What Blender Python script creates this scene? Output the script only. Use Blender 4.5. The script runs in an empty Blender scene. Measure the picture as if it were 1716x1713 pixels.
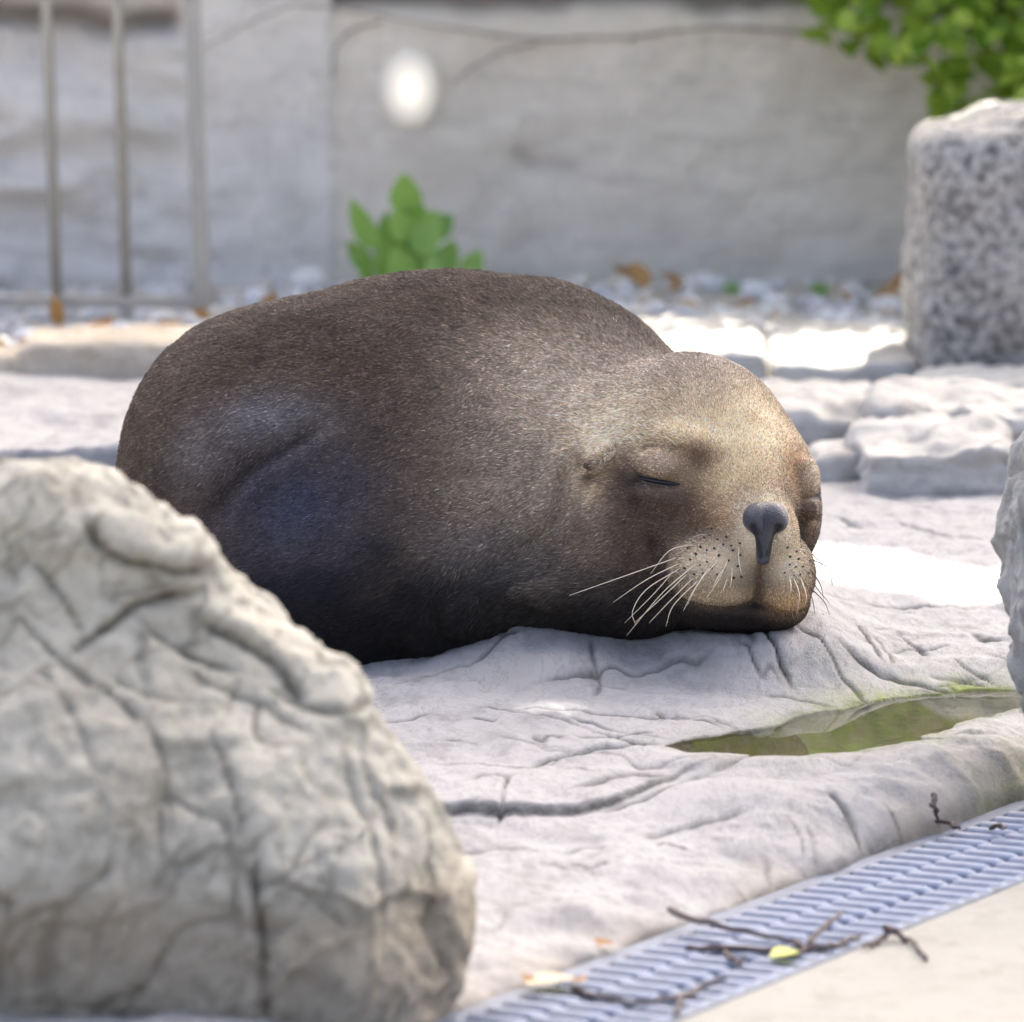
import bpy, math, random
import numpy as np
from mathutils import Vector, Matrix
from mathutils.bvhtree import BVHTree

random.seed(7)
RNG = np.random.default_rng(7)
scene = bpy.context.scene
COL = scene.collection

# ------------------------------------------------------------------ camera
FPX = 10500.0                 # focal length in photograph pixels (1716 wide)
PITCH = math.radians(7.09)
CAM = np.array([0.0, 0.0, 1.0])
FWD = np.array([0.0, math.cos(PITCH), -math.sin(PITCH)])
UP = np.array([0.0, math.sin(PITCH), math.cos(PITCH)])
RIGHT = np.array([1.0, 0.0, 0.0])
cam_data = bpy.data.cameras.new("camera")
cam = bpy.data.objects.new("camera", cam_data)
COL.objects.link(cam)
cam.location = CAM
cam.rotation_euler = (math.radians(90) - PITCH, 0, 0)
cam_data.sensor_width = 36.0
cam_data.lens = 36.0 * FPX / 1716.0
cam_data.clip_start = 0.1
cam_data.clip_end = 500.0
cam_data.dof.use_dof = True
cam_data.dof.focus_distance = 6.84
cam_data.dof.aperture_fstop = 6.3
scene.camera = cam

# ------------------------------------------------------------------ light
SUN_EL, SUN_AZ = math.radians(50), math.radians(18)      # azimuth from +Y towards +X
SUN = np.array([math.sin(SUN_AZ) * math.cos(SUN_EL), math.cos(SUN_AZ) * math.cos(SUN_EL), math.sin(SUN_EL)])
world = bpy.data.worlds.new("World")
scene.world = world
world.use_nodes = True
wn = world.node_tree
sky = wn.nodes.new('ShaderNodeTexSky')
sky.sky_type = 'NISHITA'
sky.sun_disc = False
sky.sun_elevation = SUN_EL
sky.sun_rotation = SUN_AZ
sky.air_density = 0.52
sky.dust_density = 9.0
sky.ozone_density = 0.0
bg = wn.nodes['Background']
bg.inputs['Strength'].default_value = 0.15
wn.links.new(sky.outputs[0], bg.inputs[0])
sun_data = bpy.data.lights.new("sun", 'SUN')
sun_data.energy = 3.8
sun_data.angle = math.radians(0.5)
sun_data.color = (1.0, 0.94, 0.84)
sun_ob = bpy.data.objects.new("sun", sun_data)
COL.objects.link(sun_ob)
sun_ob.rotation_euler = Vector(SUN).to_track_quat('Z', 'Y').to_euler()
sun_ob.location = (3, 12, 9)
scene.view_settings.view_transform = 'Standard'
scene.view_settings.look = 'None'
scene.view_settings.gamma = 1.0
scene.view_settings.use_curve_mapping = False
scene.view_settings.exposure = 2.5
scene.cycles.use_denoising = True
scene.cycles.max_bounces = 8
scene.cycles.transparent_max_bounces = 16

# ------------------------------------------------------------------ helpers
def ray(px, py):
    return RIGHT * (px - 858.0) / FPX + UP * (856.5 - py) / FPX + FWD
def P(px, py, d):
    "point at world distance y = d seen at that place of the photograph"
    r = ray(px, py)
    return CAM + r * (d / r[1])
def G(px, py, z=0.0):
    "point of the level z seen at that place of the photograph"
    r = ray(px, py)
    return CAM + r * ((z - CAM[2]) / r[2])

def _hash(ix, iy, iz, seed):
    h = (ix.astype(np.int64) * 374761393 + iy.astype(np.int64) * 668265263 + iz.astype(np.int64) * 2147483647 + seed * 974711) & 0xFFFFFFFF
    h = ((h ^ (h >> 13)) * 1274126177) & 0xFFFFFFFF
    h = ((h ^ (h >> 16)) * 2246822519) & 0xFFFFFFFF
    h = h ^ (h >> 15)
    return (h & 0xFFFFFF).astype(np.float64) / 0xFFFFFF
def vnoise(p, seed=0):
    "value noise -1..1 on an (n,3) array"
    i = np.floor(p).astype(np.int64)
    f = p - i
    f = f * f * f * (f * (f * 6 - 15) + 10)
    out = 0
    for dx in (0, 1):
        wx = f[:, 0] if dx else 1 - f[:, 0]
        for dy in (0, 1):
            wy = f[:, 1] if dy else 1 - f[:, 1]
            for dz in (0, 1):
                wz = f[:, 2] if dz else 1 - f[:, 2]
                out = out + wx * wy * wz * _hash(i[:, 0] + dx, i[:, 1] + dy, i[:, 2] + dz, seed)
    return out * 2 - 1
def fbm(p, octv=4, seed=0, gain=0.5, lac=2.03):
    a, s = 1.0, 0
    q = np.array(p, float)
    for o in range(octv):
        s = s + a * vnoise(q + 17.3 * o, seed + o)
        q = q * lac
        a *= gain
    return s
def ridged(p, octv=4, seed=0):
    a, s = 1.0, 0
    q = np.array(p, float)
    for o in range(octv):
        s = s + a * (1 - np.abs(vnoise(q + 9.1 * o, seed + o)) * 2)
        q = q * 2.1
        a *= 0.5
    return s
def worley(p, seed=0):
    "F1 and F2-F1"
    i = np.floor(p).astype(np.int64)
    d1 = np.full(len(p), 9.0); d2 = np.full(len(p), 9.0)
    for dx in (-1, 0, 1):
        for dy in (-1, 0, 1):
            for dz in (-1, 0, 1):
                c = i + np.array([dx, dy, dz])
                q = c + np.stack([_hash(c[:, 0], c[:, 1], c[:, 2], seed + k) for k in (1, 2, 3)], 1)
                d = np.linalg.norm(q - p, axis=1)
                d2 = np.minimum(d2, np.maximum(d1, d))
                d1 = np.minimum(d1, d)
    return d1, d2 - d1
def cells(p, seed=0):
    "random value of the nearest cell and F2-F1"
    i = np.floor(p).astype(np.int64)
    d1 = np.full(len(p), 9.0); d2 = np.full(len(p), 9.0); val = np.zeros(len(p))
    for dx in (-1, 0, 1):
        for dy in (-1, 0, 1):
            for dz in (-1, 0, 1):
                c = i + np.array([dx, dy, dz])
                q = c + np.stack([_hash(c[:, 0], c[:, 1], c[:, 2], seed + k) for k in (1, 2, 3)], 1)
                d = np.linalg.norm(q - p, axis=1)
                m = d < d1
                d2 = np.where(m, d1, np.minimum(d2, d))
                val = np.where(m, _hash(c[:, 0], c[:, 1], c[:, 2], seed + 9), val)
                d1 = np.where(m, d, d1)
    return val, d2 - d1
def sstep(a, b, x):
    t = np.clip((x - a) / (b - a), 0, 1)
    return t * t * (3 - 2 * t)
def seg_dist(p, poly):
    "distance of (n,k) points to a polyline and how far along it (0..1)"
    poly = np.asarray(poly, float)
    best = np.full(len(p), 1e9); along = np.zeros(len(p))
    L = np.concatenate([[0], np.cumsum(np.linalg.norm(np.diff(poly, axis=0), axis=1))])
    for k in range(len(poly) - 1):
        a, b = poly[k], poly[k + 1]
        ab = b - a
        t = np.clip(((p - a) @ ab) / max(ab @ ab, 1e-12), 0, 1)
        d = np.linalg.norm(p - (a + t[:, None] * ab), axis=1)
        m = d < best
        best[m] = d[m]
        along[m] = (L[k] + t[m] * (L[k + 1] - L[k])) / L[-1]
    return best, along

def mesh_np(name, verts, faces, smooth=True):
    "faces: (n,3) or (n,4) int array or a list"
    me = bpy.data.meshes.new(name)
    verts = np.ascontiguousarray(verts, dtype=np.float32)
    if isinstance(faces, np.ndarray):
        k = faces.shape[1]
        me.vertices.add(len(verts)); me.vertices.foreach_set('co', verts.ravel())
        me.loops.add(faces.size); me.loops.foreach_set('vertex_index', np.ascontiguousarray(faces, dtype=np.int32).ravel())
        me.polygons.add(len(faces))
        me.polygons.foreach_set('loop_start', np.arange(0, faces.size, k, dtype=np.int32))
        me.update(calc_edges=True)
    else:
        me.from_pydata(verts.tolist(), [], faces)
        me.update()
    me.validate()
    if smooth:
        me.polygons.foreach_set('use_smooth', np.ones(len(me.polygons), bool))
    return me
def add_attr(me, name, vals):
    if vals.ndim == 1:
        a = me.attributes.new(name, 'FLOAT', 'POINT')
        a.data.foreach_set('value', np.ascontiguousarray(vals, dtype=np.float32))
    else:
        a = me.attributes.new(name, 'FLOAT_COLOR', 'POINT')
        c = np.ones((len(vals), 4), np.float32); c[:, :3] = vals
        a.data.foreach_set('color', c.ravel())
def obj(name, me, mat=None, parent=None, label=None, cat=None, group=None, kind=None):
    o = bpy.data.objects.new(name, me)
    COL.objects.link(o)
    if mat is not None and me is not None and not me.materials:
        me.materials.append(mat)
    if parent is not None:
        o.parent = parent
    if label: o['label'] = label
    if cat: o['category'] = cat
    if group: o['group'] = group
    if kind: o['kind'] = kind
    return o
def empty(name, loc, label=None, cat=None, group=None):
    o = obj(name, None, label=label, cat=cat, group=group)
    o.location = loc
    o.empty_display_size = 0.05
    return o
def part(name, me, mat, root, **kw):
    "a child whose vertices are written in world space"
    o = obj(name, me, mat, root, **kw)
    o.matrix_parent_inverse = Matrix.Translation(root.location).inverted()
    return o

def surface_nets(F, origin, h):
    "isosurface F = 0 (inside negative) of a grid of values, as quads"
    neg = F < 0
    nx, ny, nz = F.shape
    c = np.zeros((nx - 1, ny - 1, nz - 1), np.int8)
    for dx in (0, 1):
        for dy in (0, 1):
            for dz in (0, 1):
                c += neg[dx:nx - 1 + dx, dy:ny - 1 + dy, dz:nz - 1 + dz]
    act = (c > 0) & (c < 8)
    idx = -np.ones(act.shape, np.int64)
    cells = np.argwhere(act)
    idx[act] = np.arange(len(cells))
    acc = np.zeros((len(cells), 3)); cnt = np.zeros(len(cells))
    corners = [(0,0,0),(1,0,0),(0,1,0),(1,1,0),(0,0,1),(1,0,1),(0,1,1),(1,1,1)]
    vals = [F[cells[:,0]+a, cells[:,1]+b, cells[:,2]+d].astype(np.float64) for a, b, d in corners]
    for i in range(8):
        for j in range(i + 1, 8):
            if sum(abs(np.subtract(corners[i], corners[j]))) != 1: continue
            m = (vals[i] < 0) != (vals[j] < 0)
            t = vals[i][m] / (vals[i][m] - vals[j][m])
            pi, pj = np.array(corners[i]), np.array(corners[j])
            acc[m] += pi + t[:, None] * (pj - pi); cnt[m] += 1
    V = (cells + acc / cnt[:, None]) * h + np.asarray(origin)
    quads = []
    for ax in range(3):
        sl0 = [slice(None)] * 3; sl1 = [slice(None)] * 3
        sl0[ax] = slice(0, -1); sl1[ax] = slice(1, None)
        n0, n1 = neg[tuple(sl0)], neg[tuple(sl1)]
        e = np.argwhere(n0 != n1)
        b, d = [k for k in range(3) if k != ax]
        ok = (e[:, b] > 0) & (e[:, d] > 0) & (e[:, b] < F.shape[b] - 1) & (e[:, d] < F.shape[d] - 1)
        e = e[ok]
        flip = n1[e[:, 0], e[:, 1], e[:, 2]]
        def cell(ob, od):
            q = e.copy(); q[:, b] -= ob; q[:, d] -= od
            return idx[q[:, 0], q[:, 1], q[:, 2]]
        q = np.stack([cell(1, 1), cell(0, 1), cell(0, 0), cell(1, 0)], 1)
        if ax == 1: flip = ~flip
        q[flip] = q[flip][:, ::-1]
        quads.append(q)
    return V, np.concatenate(quads)
def vnormals(V, Q):
    a = V[Q[:, 2]] - V[Q[:, 0]]; b = V[Q[:, 3]] - V[Q[:, 1]] if Q.shape[1] == 4 else V[Q[:, 1]] - V[Q[:, 0]]
    n = np.cross(a, b)
    N = np.zeros_like(V)
    for k in range(Q.shape[1]):
        np.add.at(N, Q[:, k], n)
    return N / np.maximum(np.linalg.norm(N, axis=1), 1e-12)[:, None]
def relax(V, Q, it=2, lam=0.5):
    for _ in range(it):
        acc = np.zeros_like(V); cnt = np.zeros(len(V))
        for a, b in ((0, 1), (1, 2), (2, 3), (3, 0)):
            np.add.at(acc, Q[:, a], V[Q[:, b]]); np.add.at(acc, Q[:, b], V[Q[:, a]])
            np.add.at(cnt, Q[:, a], 1); np.add.at(cnt, Q[:, b], 1)
        V = V + lam * (acc / np.maximum(cnt, 1)[:, None] - V)
    return V
def smin(a, b, k):
    hh = np.clip(0.5 + 0.5 * (b - a) / k, 0, 1)
    return b + (a - b) * hh - k * hh * (1 - hh)
def sd_ell(p, c, r, rot=None):
    q = p - np.asarray(c)
    if rot is not None: q = q @ rot
    r = np.asarray(r, float)
    k0 = np.linalg.norm(q / r, axis=-1)
    k1 = np.linalg.norm(q / (r * r), axis=-1)
    return k0 * (k0 - 1) / np.maximum(k1, 1e-9)
def sd_box(p, c, r, rnd, rot=None):
    q = p - np.asarray(c)
    if rot is not None: q = q @ rot
    q = np.abs(q) - (np.asarray(r, float) - rnd)
    return np.linalg.norm(np.maximum(q, 0), axis=-1) + np.minimum(q.max(-1), 0) - rnd
def rotz(a):
    c, s = math.cos(a), math.sin(a)
    return np.array([[c, -s, 0], [s, c, 0], [0, 0, 1.0]])
def roty(a):
    c, s = math.cos(a), math.sin(a)
    return np.array([[c, 0, s], [0, 1, 0], [-s, 0, c]])
def rotx(a):
    c, s = math.cos(a), math.sin(a)
    return np.array([[1, 0, 0], [0, c, -s], [0, s, c]])
def grid_field(lo, hi, h, fn, chunk=400000):
    "values of fn on a grid, exact only near the surface (coarse blocks elsewhere)"
    K = 5
    lo = np.asarray(lo, float); nb = np.ceil((np.asarray(hi) - lo) / (h * K)).astype(int) + 1
    def run(p):
        return np.concatenate([fn(p[s:s + chunk]) for s in range(0, len(p), chunk)]) if len(p) else np.zeros(0)
    B = np.stack(np.meshgrid(*[np.arange(k) for k in nb], indexing='ij'), -1).reshape(-1, 3)
    ctr = lo + (B * K + (K - 1) / 2) * h
    fc = run(ctr)
    F = np.repeat(np.repeat(np.repeat(fc.reshape(nb), K, 0), K, 1), K, 2).astype(np.float32)
    act = B[np.abs(fc) < h * K * 1.6]
    off = np.stack(np.meshgrid(*[np.arange(K)] * 3, indexing='ij'), -1).reshape(-1, 3)
    idx = (act[:, None, :] * K + off[None]).reshape(-1, 3)
    F[idx[:, 0], idx[:, 1], idx[:, 2]] = run(lo + idx * h)
    return F, lo

def tube(path, r, seg=6, cap=True):
    "a tapering tube along a path; r a number or one per point"
    path = np.asarray(path, float); n = len(path)
    r = np.broadcast_to(np.asarray(r, float), (n,))
    T = np.gradient(path, axis=0); T /= np.linalg.norm(T, axis=1)[:, None] + 1e-12
    ref = np.array([0.3, 0.2, 1.0]) if abs(T[0] @ [0, 0, 1]) < 0.9 else np.array([1.0, 0.2, 0])
    V = []
    for i in range(n):
        a = np.cross(T[i], ref); a /= np.linalg.norm(a)
        b = np.cross(T[i], a)
        for k in range(seg):
            w = 2 * math.pi * k / seg
            V.append(path[i] + r[i] * (math.cos(w) * a + math.sin(w) * b))
    F = []
    for i in range(n - 1):
        for k in range(seg):
            k2 = (k + 1) % seg
            F.append((i * seg + k, i * seg + k2, (i + 1) * seg + k2, (i + 1) * seg + k))
    if cap:
        F.append(tuple(range(seg - 1, -1, -1))); F.append(tuple((n - 1) * seg + k for k in range(seg)))
    return np.array(V), F
def merge(parts):
    V, F, o = [], [], 0
    for v, f in parts:
        V.append(np.asarray(v)); F += [tuple(i + o for i in q) for q in f]; o += len(v)
    return np.concatenate(V), F
def box_vf(lo, hi, bev=0.0):
    x0, y0, z0 = lo; x1, y1, z1 = hi
    b = bev
    V = []
    for z, i in ((z0, b), (z0 + b, 0), (z1 - b, 0), (z1, b)):
        V += [(x0 + i, y0 + i, z), (x1 - i, y0 + i, z), (x1 - i, y1 - i, z), (x0 + i, y1 - i, z)]
    F = [(3, 2, 1, 0), (12, 13, 14, 15)]
    for l in range(3):
        for k in range(4):
            k2 = (k + 1) % 4
            F.append((l * 4 + k, l * 4 + k2, l * 4 + 4 + k2, l * 4 + 4 + k))
    return np.array(V, float), F
def curve_pts(pts, n=24):
    "a smooth path through a few points"
    pts = np.asarray(pts, float)
    m = len(pts)
    if m == 2: return pts[0] + np.linspace(0, 1, n)[:, None] * (pts[1] - pts[0])
    e = np.concatenate([[2 * pts[0] - pts[1]], pts, [2 * pts[-1] - pts[-2]]])
    out = []
    for t in np.linspace(0, m - 1 - 1e-6, n):
        i = int(t); f = t - i
        p0, p1, p2, p3 = e[i], e[i + 1], e[i + 2], e[i + 3]
        out.append(0.5 * (2 * p1 + (p2 - p0) * f + (2 * p0 - 5 * p1 + 4 * p2 - p3) * f * f + (3 * p1 - p0 - 3 * p2 + p3) * f ** 3))
    return np.array(out)

# ------------------------------------------------------------------ materials
def lin(r, g, b):
    f = lambda c: c / 12.92 if c <= 0.04045 else ((c + 0.055) / 1.055) ** 2.4
    return (f(r / 255), f(g / 255), f(b / 255), 1)
class NT:
    def __init__(s, name):
        s.m = bpy.data.materials.new(name); s.m.use_nodes = True
        s.t = s.m.node_tree; s.b = s.t.nodes['Principled BSDF']
    def n(s, typ, **kw):
        x = s.t.nodes.new(typ)
        for k, v in kw.items():
            if k.startswith('i_'):
                key = k[2:]
                x.inputs[int(key) if key.isdigit() else key.replace('_', ' ')].default_value = v
            else: setattr(x, k, v)
        return x
    def l(s, a, b): s.t.links.new(a, b)
    def coord(s, sc=(1, 1, 1)):
        c = s.n('ShaderNodeTexCoord'); m = s.n('ShaderNodeMapping'); m.inputs['Scale'].default_value = sc
        s.l(c.outputs['Object'], m.inputs[0]); return m.outputs[0]
    def noise(s, co, scale, det=5, rough=0.6, dist=0.0):
        x = s.n('ShaderNodeTexNoise'); x.inputs['Scale'].default_value = scale; x.inputs['Detail'].default_value = det
        x.inputs['Roughness'].default_value = rough; x.inputs['Distortion'].default_value = dist
        s.l(co, x.inputs['Vector']); return x.outputs['Fac']
    def ramp(s, fac, stops):
        r = s.n('ShaderNodeValToRGB'); e = r.color_ramp.elements
        while len(e) < len(stops): e.new(0.5)
        for k, (p, c) in enumerate(stops):
            e[k].position = p; e[k].color = c if len(c) == 4 else (*c, 1)
        s.l(fac, r.inputs[0]); return r.outputs[0]
    def mix(s, fac, a, b, mode='MIX'):
        x = s.n('ShaderNodeMix', data_type='RGBA', blend_type=mode)
        for v, k in ((fac, 0), (a, 6), (b, 7)):
            if hasattr(v, 'is_linked'): s.l(v, x.inputs[k])
            else: x.inputs[k].default_value = (*v, 1) if isinstance(v, tuple) and len(v) == 3 else v
        return x.outputs[2]
    def math(s, op, a, b=0.0):
        x = s.n('ShaderNodeMath', operation=op)
        for v, k in ((a, 0), (b, 1)):
            if hasattr(v, 'is_linked'): s.l(v, x.inputs[k])
            else: x.inputs[k].default_value = v
        return x.outputs[0]
    def attr(s, name):
        a = s.n('ShaderNodeAttribute'); a.attribute_name = name; return a
    def bump(s, hgt, strength, dist):
        b = s.n('ShaderNodeBump'); b.inputs['Strength'].default_value = strength; b.inputs['Distance'].default_value = dist
        s.l(hgt, b.inputs['Height']); s.l(b.outputs[0], s.b.inputs['Normal']); return b
    def set(s, **kw):
        for k, v in kw.items():
            i = s.b.inputs[k.replace('_', ' ')]
            if hasattr(v, 'is_linked'): s.l(v, i)
            else: i.default_value = v

def mat_rock(name, light, mid, dark, dirt=(0.018, 0.020, 0.018, 1), sc=(1, 1, 1), bump=0.5, rough=0.8, fine=70, alg=True):
    m = NT(name); co = m.coord(sc)
    big = m.noise(co, 4.0, 6, 0.6, 0.8)
    c = m.ramp(big, [(0.30, mid), (0.5, light), (0.72, mid)])
    md = m.noise(co, 19.0, 8, 0.68, 0.4)
    c = m.mix(m.ramp(md, [(0.52, (0, 0, 0)), (0.72, (0.8,) * 3)]), c, dark)
    vein = m.noise(co, 7.5, 9, 0.72, 2.2)
    c = m.mix(m.ramp(vein, [(0.475, (0, 0, 0)), (0.49, (0.5,) * 3), (0.505, (0, 0, 0))]), c, dark)
    sp = m.noise(co, 160.0, 4, 0.7)
    c = m.mix(m.ramp(sp, [(0.60, (0, 0, 0)), (0.74, (0.45,) * 3)]), c, dark)
    d = m.attr('dirt'); brk = m.noise(co, 55.0, 4, 0.7)
    dm = m.math('MULTIPLY', d.outputs['Fac'], m.ramp(brk, [(0.30, (0.6,) * 3), (0.55, (1.0,) * 3)]))
    c = m.mix(dm, c, dirt)
    if alg:
        a = m.attr('algae')
        am = m.math('MULTIPLY', a.outputs['Fac'], m.ramp(brk, [(0.32, (0.3,) * 3), (0.55, (1,) * 3)]))
        c = m.mix(am, c, m.ramp(md, [(0.35, (0.020, 0.030, 0.014)), (0.55, (0.15, 0.19, 0.035)), (0.75, (0.30, 0.34, 0.08))]))
        t = m.attr('tan')
        c = m.mix(t.outputs['Fac'], c, m.ramp(md, [(0.3, (0.24, 0.19, 0.125)), (0.7, (0.32, 0.275, 0.20))]))
    hgt = m.math('ADD', m.math('MULTIPLY', m.noise(co, fine, 8, 0.75), 1.0), m.math('MULTIPLY', md, 0.8))
    m.bump(hgt, bump, 0.006)
    m.set(Base_Color=c, Roughness=rough)
    m.b.inputs['Specular IOR Level'].default_value = 0.3
    return m.m
def mat_plain(name, col, rough=0.6, var=0.25, scale=30, metal=0.0, bump=0.0, spec=0.5):
    m = NT(name); co = m.coord()
    f = m.noise(co, scale, 6, 0.65)
    a = tuple(c * (1 - var) for c in col[:3]); b = tuple(min(1, c * (1 + var)) for c in col[:3])
    m.set(Base_Color=m.ramp(f, [(0.3, a), (0.7, b)]), Roughness=rough, Metallic=metal)
    m.b.inputs['Specular IOR Level'].default_value = spec
    if bump: m.bump(f, bump, 0.004)
    return m.m
def mat_leaf(name, c1, c2, rough=0.35):
    m = NT(name)
    r = m.n('ShaderNodeObjectInfo'); a = m.attr('shade')
    f = m.math('FRACT', m.math('ADD', r.outputs['Random'], a.outputs['Fac']))
    m.set(Base_Color=m.mix(f, c1, c2), Roughness=rough)
    tr = m.n('ShaderNodeBsdfTranslucent'); tr.inputs[0].default_value = (c2[0] * 1.2, c2[1] * 1.3, c2[2] * 0.6, 1)
    mx = m.n('ShaderNodeMixShader', i_0=0.3)
    m.l(m.b.outputs[0], mx.inputs[1]); m.l(tr.outputs[0], mx.inputs[2])
    m.l(mx.outputs[0], m.t.nodes['Material Output'].inputs[0])
    return m.m

M_ground = mat_rock("pale_rock", (0.34, 0.336, 0.332), (0.29, 0.287, 0.285), (0.165, 0.163, 0.16), sc=(1, 0.45, 1), bump=0.9)
M_boulder = mat_rock("limestone_cream", (0.47, 0.455, 0.39), (0.41, 0.395, 0.335), (0.22, 0.205, 0.16), dirt=(0.045, 0.04, 0.026, 1), bump=1.0)
M_white = mat_rock("limestone_white", (0.38, 0.376, 0.355), (0.31, 0.306, 0.28), (0.15, 0.15, 0.14), dirt=(0.07, 0.07, 0.06, 1), bump=0.8)
M_slab = mat_rock("limestone_slab", (0.46, 0.445, 0.41), (0.40, 0.38, 0.345), (0.25, 0.23, 0.195), dirt=(0.12, 0.07, 0.035, 1), bump=0.6)
M_log = mat_rock("limestone_tan", (0.52, 0.46, 0.37), (0.45, 0.38, 0.28), (0.26, 0.19, 0.12), dirt=(0.10, 0.06, 0.03, 1), bump=0.6)

def mat_granite():
    m = NT("granite"); co = m.coord()
    n1 = m.noise(co, 60, 6, 0.66, 0.3)
    c = m.ramp(n1, [(0.36, (0.06, 0.06, 0.062)), (0.45, (0.185, 0.178, 0.165)), (0.54, (0.40, 0.385, 0.355)), (0.72, (0.50, 0.48, 0.44))])
    n2 = m.noise(co, 120, 4, 0.7)
    c = m.mix(m.ramp(n2, [(0.52, (0, 0, 0)), (0.62, (0.8,) * 3)]), c, (0.06, 0.06, 0.063, 1))
    n3 = m.noise(co, 5, 3, 0.6)
    c = m.mix(m.ramp(n3, [(0.5, (0, 0, 0)), (0.8, (0.35,) * 3)]), c, (0.38, 0.33, 0.28, 1))
    m.set(Base_Color=c, Roughness=0.75); m.bump(n1, 0.6, 0.008)
    return m.m
M_granite = mat_granite()

def mat_wall(name, a, b, strong):
    m = NT(name); co = m.coord((1, 1, 1))
    n = m.noise(co, 3.0, 8, 0.62, 1.2)
    c = m.ramp(n, [(0.32, b), (0.52, a), (0.75, tuple(x * 1.08 for x in a))])
    st = m.noise(m.coord((0.9, 1, 6.0)), 6.0, 7, 0.65, 0.6)
    c = m.mix(m.ramp(st, [(0.52, (0, 0, 0)), (0.75, (0.55,) * 3)]), c, tuple(x * 0.6 for x in b) + (1,))
    d = m.attr('dirt')
    c = m.mix(d.outputs['Fac'], c, (0.10, 0.082, 0.065, 1))
    sp = m.noise(co, 38, 6, 0.7)
    c = m.mix(m.ramp(sp, [(0.56, (0, 0, 0)), (0.75, (strong,) * 3)]), c, tuple(x * 0.5 for x in b) + (1,))
    m.set(Base_Color=c, Roughness=0.9); m.bump(sp, 0.9, 0.02)
    return m.m
M_wall_l = mat_wall("render_grey", (0.80, 0.76, 0.70), (0.68, 0.645, 0.59), 0.6)
M_wall_r = mat_wall("render_beige", (0.80, 0.735, 0.64), (0.69, 0.63, 0.545), 0.4)
M_concrete = mat_rock("concrete_cream", (0.245, 0.242, 0.216), (0.215, 0.212, 0.188), (0.165, 0.155, 0.13), bump=0.35, fine=120, alg=False)
M_steel = mat_plain("grey_steel", (0.30, 0.295, 0.275), 0.45, 0.12, 20, metal=0.3)
M_zinc = mat_plain("galvanised_steel", (0.20, 0.235, 0.31), 0.58, 0.5, 18, metal=0.15)
M_rail = mat_plain("dark_steel", (0.09, 0.11, 0.15), 0.7, 0.4, 18)  # darker tone of the rib steel, for the frame rails
M_tray = mat_plain("dark_gutter", (0.075, 0.09, 0.12), 0.7, 0.3, 30)
M_twig = mat_plain("twig_bark", (0.075, 0.055, 0.05), 0.8, 0.4, 60)
M_vine = mat_plain("dry_vine", (0.38, 0.335, 0.28), 0.9, 0.3, 60)
M_bark = mat_plain("tree_bark", (0.10, 0.075, 0.055), 0.9, 0.4, 9, bump=0.6)
M_leaf_tree = mat_leaf("tree_leaf", (0.035, 0.085, 0.015, 1), (0.06, 0.13, 0.022, 1))
M_leaf_shrub = mat_leaf("shrub_leaf", (0.04, 0.11, 0.016, 1), (0.42, 0.56, 0.10, 1), 0.25)
M_leaf_plant = mat_leaf("plant_leaf", (0.12, 0.26, 0.055, 1), (0.28, 0.46, 0.12, 1), 0.45)
M_leaf_dry = mat_leaf("dry_leaf", (0.22, 0.10, 0.035, 1), (0.42, 0.24, 0.10, 1), 0.7)
M_leaf_yellow = mat_leaf("yellow_leaf", (0.55, 0.55, 0.12, 1), (0.6, 0.6, 0.16, 1), 0.6)
M_leaf_pale = mat_leaf("pale_leaf", (0.60, 0.50, 0.38, 1), (0.62, 0.52, 0.40, 1), 0.7)
M_stem = mat_plain("green_stem", (0.12, 0.18, 0.05), 0.6, 0.2, 40)
def mat_pebble():
    m = NT("pebble_stone"); co = m.coord(); r = m.n('ShaderNodeObjectInfo'); a = m.attr('shade')
    f = m.math('FRACT', m.math('ADD', r.outputs['Random'], a.outputs['Fac']))
    c = m.ramp(f, [(0.0, (0.74, 0.72, 0.68)), (0.35, (0.62, 0.62, 0.63)), (0.55, (0.36, 0.36, 0.37)), (0.75, (0.74, 0.72, 0.69)), (1.0, (0.42, 0.34, 0.25))])
    n = m.noise(co, 60, 5, 0.6)
    c = m.mix(m.ramp(n, [(0.5, (0, 0, 0)), (0.8, (0.5,) * 3)]), c, (0.25, 0.22, 0.19, 1))
    m.set(Base_Color=c, Roughness=0.75); m.bump(n, 0.3, 0.003)
    return m.m
M_pebble = mat_pebble()
def mat_water():
    m = NT("puddle_water")
    m.t.nodes.remove(m.b)
    co = m.coord(); n = m.noise(co, 14, 2, 0.5)
    b = m.n('ShaderNodeBump'); b.inputs['Strength'].default_value = 0.05; b.inputs['Distance'].default_value = 0.002; m.l(n, b.inputs['Height'])
    g = m.n('ShaderNodeBsdfGlossy'); g.inputs['Roughness'].default_value = 0.015; m.l(b.outputs[0], g.inputs['Normal'])
    t = m.n('ShaderNodeBsdfTransparent'); t.inputs[0].default_value = (0.95, 0.93, 0.78, 1)
    f = m.n('ShaderNodeFresnel'); f.inputs[0].default_value = 1.33; m.l(b.outputs[0], f.inputs['Normal'])
    mx = m.n('ShaderNodeMixShader'); m.l(f.outputs[0], mx.inputs[0]); m.l(t.outputs[0], mx.inputs[1]); m.l(g.outputs[0], mx.inputs[2])
    m.l(mx.outputs[0], m.t.nodes['Material Output'].inputs[0])
    return m.m
M_water = mat_water()

# ------------------------------------------------------------------ setting
FLOOR_Z = -0.10
# concrete floor, one sheet to the horizon
obj("ground", mesh_np("ground", [(-150, -60, FLOOR_Z - .03), (150, -60, FLOOR_Z - .03), (150, 250, FLOOR_Z - .03), (-150, 250, FLOOR_Z - .03)], [(0, 1, 2, 3)], False),
    mat_plain("pale_concrete", (0.50, 0.485, 0.44), 0.9, 0.12, 3), kind='structure')
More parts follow.
